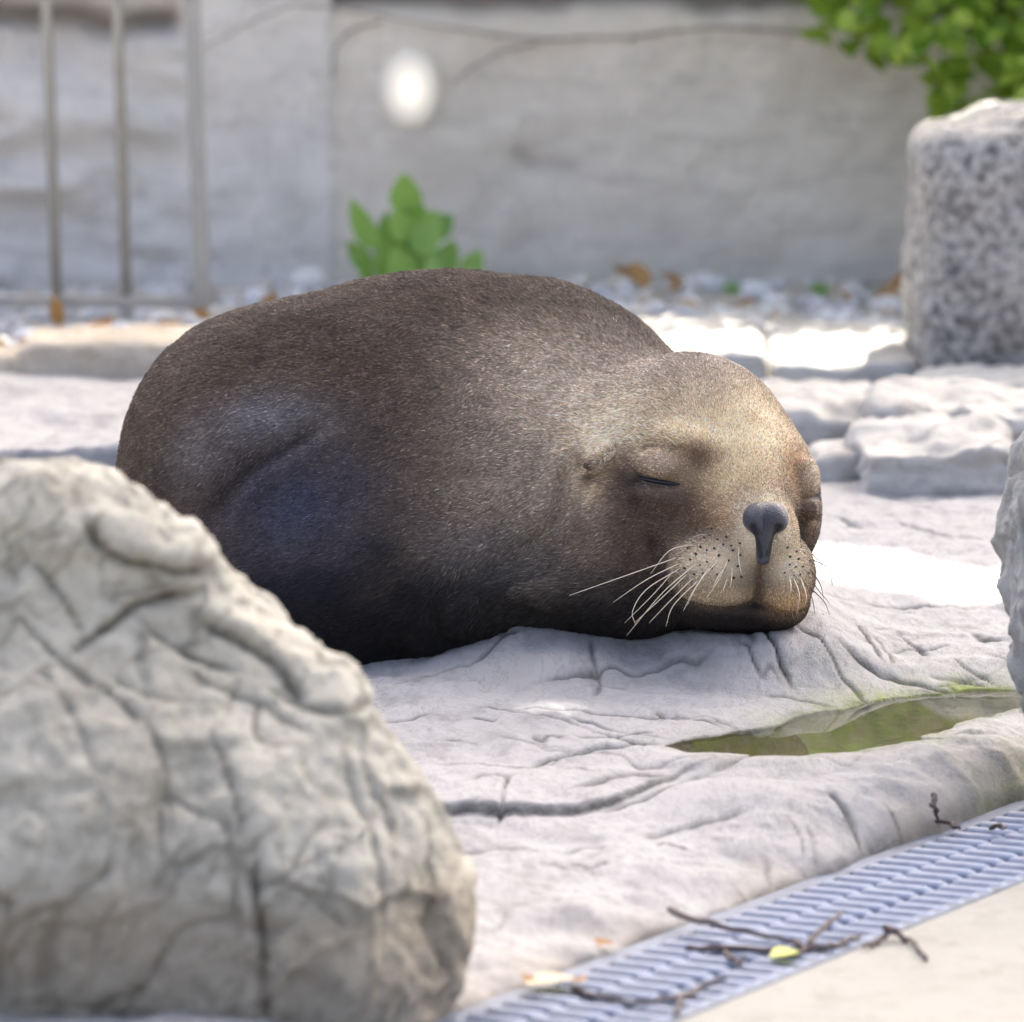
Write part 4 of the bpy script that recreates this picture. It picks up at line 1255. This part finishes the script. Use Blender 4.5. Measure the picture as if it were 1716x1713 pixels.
def hit(u, v):
    t = fr(u, v, 0) - CAMF
    h_ = bvh.ray_cast(Vector(CAMF), Vector(t).normalized())
    return (np.array(h_[0]), np.array(h_[1])) if h_[0] is not None else (fr(u, v, surf(u, v)), np.array([0, 0, -1.0]))
# folds, creases and ridges: photo polyline, width, depth (negative = ridge)
FOLDS = [
    ([(345, 880), (372, 835), (410, 795), (470, 755), (540, 715)], 18, 32), ([(400, 850), (440, 800), (500, 760), (570, 740)], 26, -14),
    ([(330, 800), (380, 745), (470, 690), (550, 660)], 36, -8), ([(300, 690), (380, 640), (470, 600)], 30, 4),
    ([(560, 640), (620, 600), (700, 570)], 50, 5),
    ([(1058, 792), (1082, 804), (1112, 810), (1142, 812)], 8, 13), ([(1062, 768), (1085, 748), (1115, 740), (1150, 762)], 9, 6), ([(1060, 830), (1095, 862), (1150, 866)], 12, 8),
    ([(1140, 812), (1160, 830), (1170, 855)], 11, 5),
    ([(1338, 838), (1358, 836), (1380, 832)], 6, 7), ([(1340, 860), (1362, 872), (1376, 872)], 6, 4),
    ([(1276, 945), (1273, 975), (1268, 1012)], 8, 11),
    ([(1112, 985), (1140, 1005), (1190, 1020), (1235, 1022), (1266, 1012), (1290, 1022), (1320, 1030), (1352, 1022)], 8, 12),
    ([(1120, 900), (1106, 930), (1104, 965), (1116, 995)], 12, 9), ([(1090, 890), (1096, 910), (1094, 930)], 10, 7),
    ([(1165, 890), (1190, 880), (1230, 878)], 12, 4), ([(1248, 850), (1242, 880), (1252, 910)], 9, 4), ([(1322, 850), (1328, 880), (1318, 905)], 9, 4),
    ([(960, 760), (945, 820), (935, 880), (945, 940)], 14, 13), ([(990, 800), (972, 850), (968, 900)], 10, 10), ([(925, 720), (905, 790), (895, 860)], 16, 10),
    ([(1000, 830), (985, 880), (985, 930)], 9, 4), ([(975, 745), (960, 770)], 9, 5),
    ([(740, 1020), (770, 985), (820, 960), (880, 930), (920, 880)], 24, 17), ([(700, 960), (760, 920), (830, 900)], 40, -8),
    ([(730, 1010), (736, 1050), (760, 1085)], 14, 12),
    ([(1075, 600), (1010, 610), (940, 650), (880, 700)], 26, 6), ([(1000, 650), (940, 700), (905, 760)], 24, -4),
]
D = np.zeros(len(V))
for pl, wd, dp in FOLDS:
    pts = np.array([hit(a, b)[0] for a, b in curve_pts(pl, 18)])
    near = np.flatnonzero(((V > pts.min(0) - 3 * wd) & (V < pts.max(0) + 3 * wd)).all(1))
    d, al = seg_dist(V[near], pts)
    D[near] -= dp * np.exp(-(d / wd) ** 2) * np.clip(np.minimum(al, 1 - al) * 5 + .25, 0, 1)
headw = np.exp(-((V[:, 0] - 1200) / 200) ** 2)
D += 3.2 * fbm(V / 95.0, 3, 500) * (1 - .8 * headw) + .9 * fbm(V / 26.0, 2, 510) * (1 - .5 * headw)
# loose neck skin in soft rolls
roll = np.sin((V[:, 0] + .35 * V[:, 1]) / 9.5 + 1.5 * vnoise(V / 60., 520))
D += 4.2 * roll * np.exp(-((V[:, 0] - 945) / 60) ** 2 - ((V[:, 1] - 830) / 120) ** 2)
V = V + N * D[:, None]
N = vnormals(V, Q)
bvh = BVHTree.FromPolygons([tuple(v) for v in V], [tuple(int(i) for i in q) for q in Q])

# coat colours: base by height on the animal, then patches, a few painting sheen and shadow
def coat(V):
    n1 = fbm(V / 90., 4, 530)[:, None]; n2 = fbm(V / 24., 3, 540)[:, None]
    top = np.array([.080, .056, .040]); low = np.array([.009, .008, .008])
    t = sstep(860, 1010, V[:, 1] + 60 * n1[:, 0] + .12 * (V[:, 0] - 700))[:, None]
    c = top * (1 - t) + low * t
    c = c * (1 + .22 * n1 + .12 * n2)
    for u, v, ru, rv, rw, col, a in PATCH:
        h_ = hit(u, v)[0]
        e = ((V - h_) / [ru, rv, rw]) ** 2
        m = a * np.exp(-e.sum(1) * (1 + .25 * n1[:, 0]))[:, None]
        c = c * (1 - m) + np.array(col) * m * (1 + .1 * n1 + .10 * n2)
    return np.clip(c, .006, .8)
TAN, PALE, GREY, BRN, DRK = (.62, .47, .29), (.56, .45, .31), (.36, .30, .235), (.115, .070, .044), (.045, .032, .026)
PATCH = [
    (900, 640, 140, 130, 160, (.26, .205, .15), .75), (980, 640, 150, 90, 160, GREY, .75), (960, 760, 110, 130, 150, (.42, .345, .255), .9), (860, 800, 150, 120, 160, (.24, .19, .143), .75),
    (1150, 640, 190, 74, 160, (.26, .212, .165), .9), (1180, 725, 130, 66, 120, TAN, .97), (1280, 720, 70, 90, 130, TAN, .9), (1220, 800, 50, 70, 90, (.62, .46, .27), .9), (1020, 720, 60, 60, 90, (.60, .49, .34), .85),
    (995, 800, 26, 60, 60, TAN, .75), (990, 800, 20, 12, 34, (.05, .03, .02), .95), (975, 772, 8, 16, 30, (.09, .06, .04), .8), (1003, 745, 22, 16, 40, (.66, .54, .38), .8), (1000, 890, 70, 70, 100, (.19, .14, .105), .8), (1080, 900, 60, 70, 90, (.085, .058, .042), .85), (1045, 800, 30, 50, 60, BRN, .85),  # small dark patches below and beside the ear are its painted shadow
    (1172, 768, 40, 36, 60, BRN, .92), (1150, 872, 64, 46, 70, BRN, .95), (1050, 850, 36, 60, 60, (.10, .066, .048), .7), (1106, 776, 36, 17, 40, (.38, .285, .215), .8), (1104, 838, 44, 16, 40, (.10, .07, .055), .8), (1120, 748, 40, 7, 40, (.14, .095, .065), .6), (1062, 812, 20, 30, 40, DRK, .7), (1335, 780, 24, 50, 60, (.32, .19, .10), .85), (1362, 800, 18, 24, 40, (.5, .4, .29), .8),  # pale upper lid and dark lines round it: relief shading put into colour
    (1360, 880, 22, 40, 60, (.15, .09, .055), .85), (1215, 850, 30, 40, 60, (.36, .23, .13), .7), (1330, 870, 16, 40, 50, (.36, .23, .13), .6),
    (1262, 905, 30, 34, 50, PALE, .9), (1283, 845, 46, 22, 50, PALE, .85), (1318, 900, 18, 36, 40, PALE, .85), (1248, 875, 14, 30, 40, PALE, .7),
    (1190, 945, 74, 46, 90, (.53, .42, .285), 1.), (1325, 950, 42, 54, 80, (.53, .42, .285), 1.), (1200, 1000, 80, 20, 60, (.48, .36, .23), .8), (1325, 1010, 44, 24, 60, (.56, .35, .19), .9),
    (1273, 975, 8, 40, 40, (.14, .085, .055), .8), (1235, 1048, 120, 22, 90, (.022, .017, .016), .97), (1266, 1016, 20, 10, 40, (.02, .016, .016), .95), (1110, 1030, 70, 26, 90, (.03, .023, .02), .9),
    (1094, 905, 10, 18, 30, DRK, .8), (1110, 960, 14, 50, 40, (.07, .05, .04), .8),
    (820, 930, 90, 50, 90, (.17, .15, .14), .7), (840, 1020, 80, 60, 80, (.03, .025, .023), .7), (490, 850, 150, 120, 140, (.040, .045, .074), .9), (450, 700, 110, 45, 100, (.15, .145, .155), .75), (330, 760, 60, 60, 80, (.16, .15, .15), .5),  # bluish and pale patches: sky sheen and highlights of wet fur put into colour
]
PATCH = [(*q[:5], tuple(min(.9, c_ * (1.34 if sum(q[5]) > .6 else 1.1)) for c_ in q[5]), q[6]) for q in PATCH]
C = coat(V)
root = empty("sea_lion", to_world(fr(760, 1075, 60)), "brown sea lion asleep with its chin on the pale rock", "sea lion")
def mat_coat(name, attr, rough, k):
    m = NT(name); a = m.attr(attr)
    m.set(Base_Color=m.mix(1.0, a.outputs['Color'], (k, k, k, 1), 'MULTIPLY'), Roughness=rough)
    m.b.inputs['Specular IOR Level'].default_value = .22
    return m
mk = mat_coat("sea_lion_skin", 'coat', .5, .8)
mk.bump(mk.noise(mk.coord(), 400, 3, .6), .3, .002)
mf = mat_coat("sea_lion_fur", 'coat', .42, 1.0)
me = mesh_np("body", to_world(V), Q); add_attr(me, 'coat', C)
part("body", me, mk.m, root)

# nose
wn_ = hit(1283, 890)[0][2]
def nose_f(p):
    e = lambda u, v, w, r, a=0: sd_ell(p, fr(u, v, w), r, ruv(a))
    s = e(1266, 868, wn_ + 4, (21, 24, 24), .3)
    s = smin(s, e(1301, 868, wn_ + 4, (20, 24, 24), -.3), 12)
    s = smin(s, e(1283, 862, wn_ + 8, (30, 18, 20)), 10)
    s = smin(s, sd_cone(p, fr(1281, 880, wn_ + 2), fr(1279, 936, hit(1279, 936)[0][2] + 1), 19, 11.5), 9)
    for pts in ([(1262, 884), (1268, 896), (1272, 915), (1275, 932)], [(1304, 884), (1298, 897), (1292, 915), (1286, 930)]):
        for i in range(3):
            a, b = pts[i], pts[i + 1]
            d = sd_cone(p, fr(*a, wn_ - 13 + 3 * i), fr(*b, wn_ - 10 + 3 * i), 6.2 - .6 * i, 5.6 - .6 * i)
            s = -smin(-s, d, 4)
    d = sd_cone(p, fr(1284, 850, wn_ - 20), fr(1281, 945, wn_ - 6), 3.0, 3.0)
    return -smin(-s, d, 4)
Fv, org = grid_field(fr(1236, 830, wn_ - 30), fr(1332, 962, wn_ + 60), 2.0, nose_f)
Vn, Qn = surface_nets(Fv, org, 2.0); Vn = relax(Vn, Qn, 2)
Nn = vnormals(Vn, Qn)
if (Nn * (Vn - Vn.mean(0))).sum() < 0: Qn = Qn[:, ::-1]
mn = NT("nose_skin"); nz = mn.n('ShaderNodeTexVoronoi'); nz.inputs['Scale'].default_value = 700; mn.l(mn.coord(), nz.inputs['Vector'])
mn.bump(nz.outputs['Distance'], .7, .0015); mn.set(Base_Color=mn.attr('coat').outputs['Color'], Roughness=.34)
me = mesh_np("nose", to_world(Vn), Qn)
dn = np.minimum(seg_dist(Vn[:, :2], [fr(*q, wn_)[:2] for q in ((1262, 884), (1268, 896), (1272, 915), (1275, 932))])[0], seg_dist(Vn[:, :2], [fr(*q, wn_)[:2] for q in ((1304, 884), (1298, 897), (1292, 915), (1286, 930))])[0])
kk = np.exp(-(dn / 4.4) ** 4)[:, None]
add_attr(me, 'coat', np.array([.052, .052, .066]) * (1 - kk) * (1 + .2 * fbm(Vn / 9., 3, 590))[:, None] + np.array([.005, .005, .006]) * kk)
part("nose", me, mn.m, root)
# closed eyes: a dark wet slit between the lids
md = mat_plain("eye_slit", (.012, .013, .02), .45, .1, 50)
for pl in ([(1064, 796), (1082, 803), (1105, 807), (1125, 810), (1140, 812)], [(1345, 838), (1360, 837), (1374, 834)]):
    pts = np.array([hit(a, b)[0] for a, b in curve_pts(pl, 12)]); pts[:, 2] += 1.0 if pl[0][0] < 1200 else 3.5
    Ve, Fe = tube(pts, (4.4 if pl[0][0] < 1200 else 2.2) * np.sin(np.linspace(.25, 2.9, 12)) + .6, 8)
    part("eye", mesh_np("eye", to_world(Ve), Fe), md, root)
# ear: a little rolled flap
h0 = hit(1016, 757)[0]; h1 = hit(984, 780)[0]
pe = curve_pts([h0 + [8, -6, 8], h0 + [-2, 0, -14], (h0 + h1) / 2 + [0, 2, -28], h1 + [2, 2, -32]], 12)
Ve, Fe = tube(pe, np.array([12, 12, 12, 11.5, 11, 10.8, 10.5, 10.2, 9.8, 9.2, 8, 4]), 14)
me = mesh_np("ear", to_world(Ve), Fe)
te = np.repeat(np.linspace(0, 1, 12), 14)[:, None]
add_attr(me, 'coat', np.array([.46, .35, .23]) * (1 - te ** 2) + np.array([.07, .045, .035]) * te ** 2)
part("ear", me, mk.m, root)

# whiskers
mw = mat_plain("whisker_pale", (.62, .54, .40), .35, .1, 40); mw2 = mat_plain("whisker_dark", (.10, .075, .055), .4, .1, 40)
WH = [[(720, 1145), (450, 1240), (165, 1340)], [(800, 1080), (680, 1110), (580, 1230)], [(730, 1175), (560, 1260), (390, 1375)], [(735, 1200), (560, 1310), (490, 1420), (505, 1490)], [(700, 1215), (600, 1330), (450, 1480)],
      [(800, 1190), (640, 1330), (460, 1545)], [(770, 1230), (620, 1370), (500, 1480)], [(800, 1250), (680, 1370), (575, 1480)], [(830, 1260), (700, 1390), (660, 1500)], [(880, 1195), (800, 1320), (750, 1420)],
      [(940, 1150), (840, 1260), (770, 1390)], [(985, 1145), (930, 1260), (855, 1375)], [(960, 1200), (925, 1250), (900, 1300)], [(975, 1255), (962, 1290), (950, 1330)], [(1000, 1200), (998, 1250), (990, 1300)],
      [(1035, 1090), (1035, 1160), (1048, 1230)], [(880, 1028), (840, 1028), (800, 1040)],
      [(1290, 1240), (1302, 1300), (1285, 1360)], [(1315, 1250), (1345, 1340), (1330, 1440)], [(1350, 1250), (1380, 1340), (1370, 1400)], [(1390, 1190), (1450, 1280), (1470, 1360)], [(1400, 1150), (1490, 1200), (1515, 1290)],
      [(1395, 1110), (1450, 1170), (1490, 1240)], [(1400, 1300), (1470, 1370), (1500, 1440)], [(1380, 1290), (1412, 1360), (1425, 1440)], [(1390, 1230), (1440, 1310), (1500, 1380)],
      [(720, 575), (680, 540), (630, 520)], [(1390, 670), (1410, 655), (1430, 645)]]
for k, wpt in enumerate(WH):
    uv = curve_pts([(900 + a / 3.059, 560 + b / 3.059) for a, b in wpt], 16)
    h_ = hit(*uv[0])[0]
    t = np.linspace(0, 1, 16)
    w = h_[2] + 2 - 34 * np.sin(t * 1.9) if k < 17 or k > 25 else h_[2] + 2 - 26 * np.sin(t * 2.4)
    if 20 <= k <= 25: w = h_[2] + 60 * t
    pts = np.array([fr(a, b, c) for (a, b), c in zip(uv, w)])
    Vw, Fw = tube(pts, np.linspace(1.1, .4, 16) * (1.0 if len(wpt) > 2 else .8), 6)
    part("whisker", mesh_np("whisker", to_world(Vw), Fw), mw2 if 20 <= k <= 25 else mw, root)
acc = []
SPOTS = [(905, 1005), (860, 1055), (920, 1055), (980, 1040), (1035, 1075), (840, 1090), (905, 1100), (960, 1085), (1010, 1110), (870, 1115), (930, 1140), (820, 1130), (1040, 1125), (880, 1160), (985, 1165), (1000, 1085), (780, 1150), (830, 1180), (900, 1195), (960, 1210), (1030, 1190), (760, 1200), (860, 1225), (920, 1240), (1000, 1245), (800, 1235), (1050, 1240), (770, 1100),
         (1285, 1090), (1320, 1110), (1350, 1090), (1300, 1140), (1340, 1150), (1375, 1130), (1290, 1190), (1325, 1195), (1360, 1190), (1390, 1160), (1310, 1235), (1345, 1240), (1380, 1225), (1275, 1225), (1335, 1060), (1370, 1075)]
for a, b in SPOTS:
    h_, n_ = hit(900 + (a + random.uniform(-8, 8)) / 3.059, 560 + (b + random.uniform(-8, 8)) / 3.059)
    n_ = n_ if n_[2] < 0 else -n_
    acc.append(tube([h_ - n_ * 1.5, h_ + n_ * 3.2], np.array([3.0, 2.2]) * random.uniform(.55, .95), 6))
Vs, Fs = merge(acc)
part("whisker_spots", mesh_np("whisker_spots", to_world(Vs), Fs), mat_plain("spot_dark", (.035, .025, .022), .6, .1, 40), root, kind='stuff')

# fur: short combed strands over the whole coat
NH = 330000
tri = np.concatenate([Q[:, [0, 1, 2]], Q[:, [0, 2, 3]]])
A, B, Cc = V[tri[:, 0]], V[tri[:, 1]], V[tri[:, 2]]
fn_ = np.cross(B - A, Cc - A); ar = np.linalg.norm(fn_, axis=1) / 2
fn_ /= np.maximum(ar * 2, 1e-9)[:, None]
ctr = (A + B + Cc) / 3
toc = CAMF - ctr; toc /= np.linalg.norm(toc, axis=1)[:, None]
flip = 1.0
face = (fn_ * toc).sum(1) * flip
headm = np.exp(-((ctr[:, 0] - 1200) / 190) ** 2 - ((ctr[:, 1] - 850) / 230) ** 2)
wgt = ar * np.where(face > -.25, 1.0, .12) * (1 + 1.3 * headm) * (to_world(ctr)[:, 2] > -.055)
pick = RNG.choice(len(tri), NH, p=wgt / wgt.sum())
r1, r2 = np.sqrt(RNG.random(NH)), RNG.random(NH)
bc = np.stack([1 - r1, r1 * (1 - r2), r1 * r2], 1)
tp = tri[pick]
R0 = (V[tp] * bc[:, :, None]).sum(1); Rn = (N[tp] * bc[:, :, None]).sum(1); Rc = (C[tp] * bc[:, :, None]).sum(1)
Rn /= np.linalg.norm(Rn, axis=1)[:, None]
# keep hair off the nose leather and the lid slits
kn = np.ones(NH, bool)
for c, rr in ((fr(1283, 868, wn_), (33, 24, 40)), (fr(1280, 915, wn_), (11, 30, 40))):
    kn &= (((R0 - c) / rr) ** 2).sum(1) > 1
for pl in ([(1064, 796), (1105, 807), (1140, 812)], [(1345, 838), (1376, 834)]):
    kn &= seg_dist(R0, np.array([hit(a, b)[0] for a, b in pl]))[0] > 7.0
R0, Rn, Rc = R0[kn], Rn[kn], Rc[kn]
NE = 2600
Ee = vnormals(Ve, np.array([f for f in Fe if len(f) == 4]))
axc = np.repeat(pe, 14, 0); Ee = Ve - axc; Ee /= np.maximum(np.linalg.norm(Ee, axis=1), 1e-6)[:, None]
ia = RNG.integers(0, 11, NE); ib = RNG.integers(0, 14, NE); ta, tb = RNG.random((2, NE, 1))
i00, i01, i10, i11 = ia * 14 + ib, ia * 14 + (ib + 1) % 14, (ia + 1) * 14 + ib, (ia + 1) * 14 + (ib + 1) % 14
bl = lambda X_: (X_[i00] * (1 - tb) + X_[i01] * tb) * (1 - ta) + (X_[i10] * (1 - tb) + X_[i11] * tb) * ta
tt = ((ia + ta[:, 0]) / 11)[:, None] ** 2
R0 = np.vstack([R0, bl(Ve)]); Rn = np.vstack([Rn, bl(Ee)]); Rc = np.vstack([Rc, np.array([.78, .63, .44]) * (1 - tt) + np.array([.10, .065, .05]) * tt])
Rn /= np.linalg.norm(Rn, axis=1)[:, None]
NH = len(R0)
# lie: away from the nose on the head, then down the body to the left
nose = fr(1275, 870, wn_ - 30)
fh = R0 - nose; fh /= np.linalg.norm(fh, axis=1)[:, None]
fb = np.array([-.86, .42, .30])
hb = np.exp(-((R0[:, 0] - 1230) / 170) ** 2)[:, None]
flow = fh * hb + fb * (1 - hb) + .28 * np.stack([fbm(R0 / 60., 2, 560 + k) for k in range(3)], 1) + .10 * RNG.normal(size=(NH, 3))
flow -= Rn * (flow * Rn).sum(1)[:, None]
flow /= np.maximum(np.linalg.norm(flow, axis=1), 1e-6)[:, None]
pad = np.exp(-((R0[:, 0] - 1240) / 95) ** 2 - ((R0[:, 1] - 950) / 80) ** 2)
eyem = np.exp(-((R0[:, 0] - 1108) / 60) ** 2 - ((R0[:, 1] - 805) / 50) ** 2)
L = (8.8 - 4.8 * hb[:, 0] - 3.0 * pad - 2.6 * eyem + 4.0 * sstep(880, 1000, R0[:, 1]) * (1 - hb[:, 0])) * RNG.uniform(.7, 1.25, NH)
lift = (.24 + .22 * hb[:, 0] + .12 * RNG.normal(size=NH) + .25 * np.clip(fbm(R0 / 18., 2, 580), 0, 1)).clip(.08, .9)
d1 = flow * np.cos(lift)[:, None] + Rn * np.sin(lift)[:, None]
d2 = flow * np.cos(lift * .4)[:, None] + Rn * np.sin(lift * .4)[:, None]
P1 = R0 + d1 * (L * .5)[:, None]; P2 = P1 + d2 * (L * .5)[:, None]
pts = np.stack([R0 - Rn * .8, P1, P2], 1).reshape(-1, 3)
cd = bpy.data.hair_curves.new("fur")
cd.add_curves([3] * NH)
cd.attributes['position'].data.foreach_set('vector', np.ascontiguousarray(to_world(pts), dtype=np.float32).ravel())
ra = cd.attributes.get('radius') or cd.attributes.new('radius', 'FLOAT', 'POINT')
ra.data.foreach_set('value', np.tile(np.array([.00036, .00030, .00006], np.float32), NH))
br = np.exp(RNG.normal(0, .42, NH)) * (1 + .7 * (RNG.random(NH) < .10))
hc = np.clip(Rc * br[:, None], .004, .8)
ca = cd.attributes.new('coat', 'FLOAT_COLOR', 'CURVE')
cc = np.ones((NH, 4), np.float32); cc[:, :3] = hc
ca.data.foreach_set('color', cc.ravel())
cd.materials.append(mf.m)
part("fur", cd, None, root, kind='stuff')
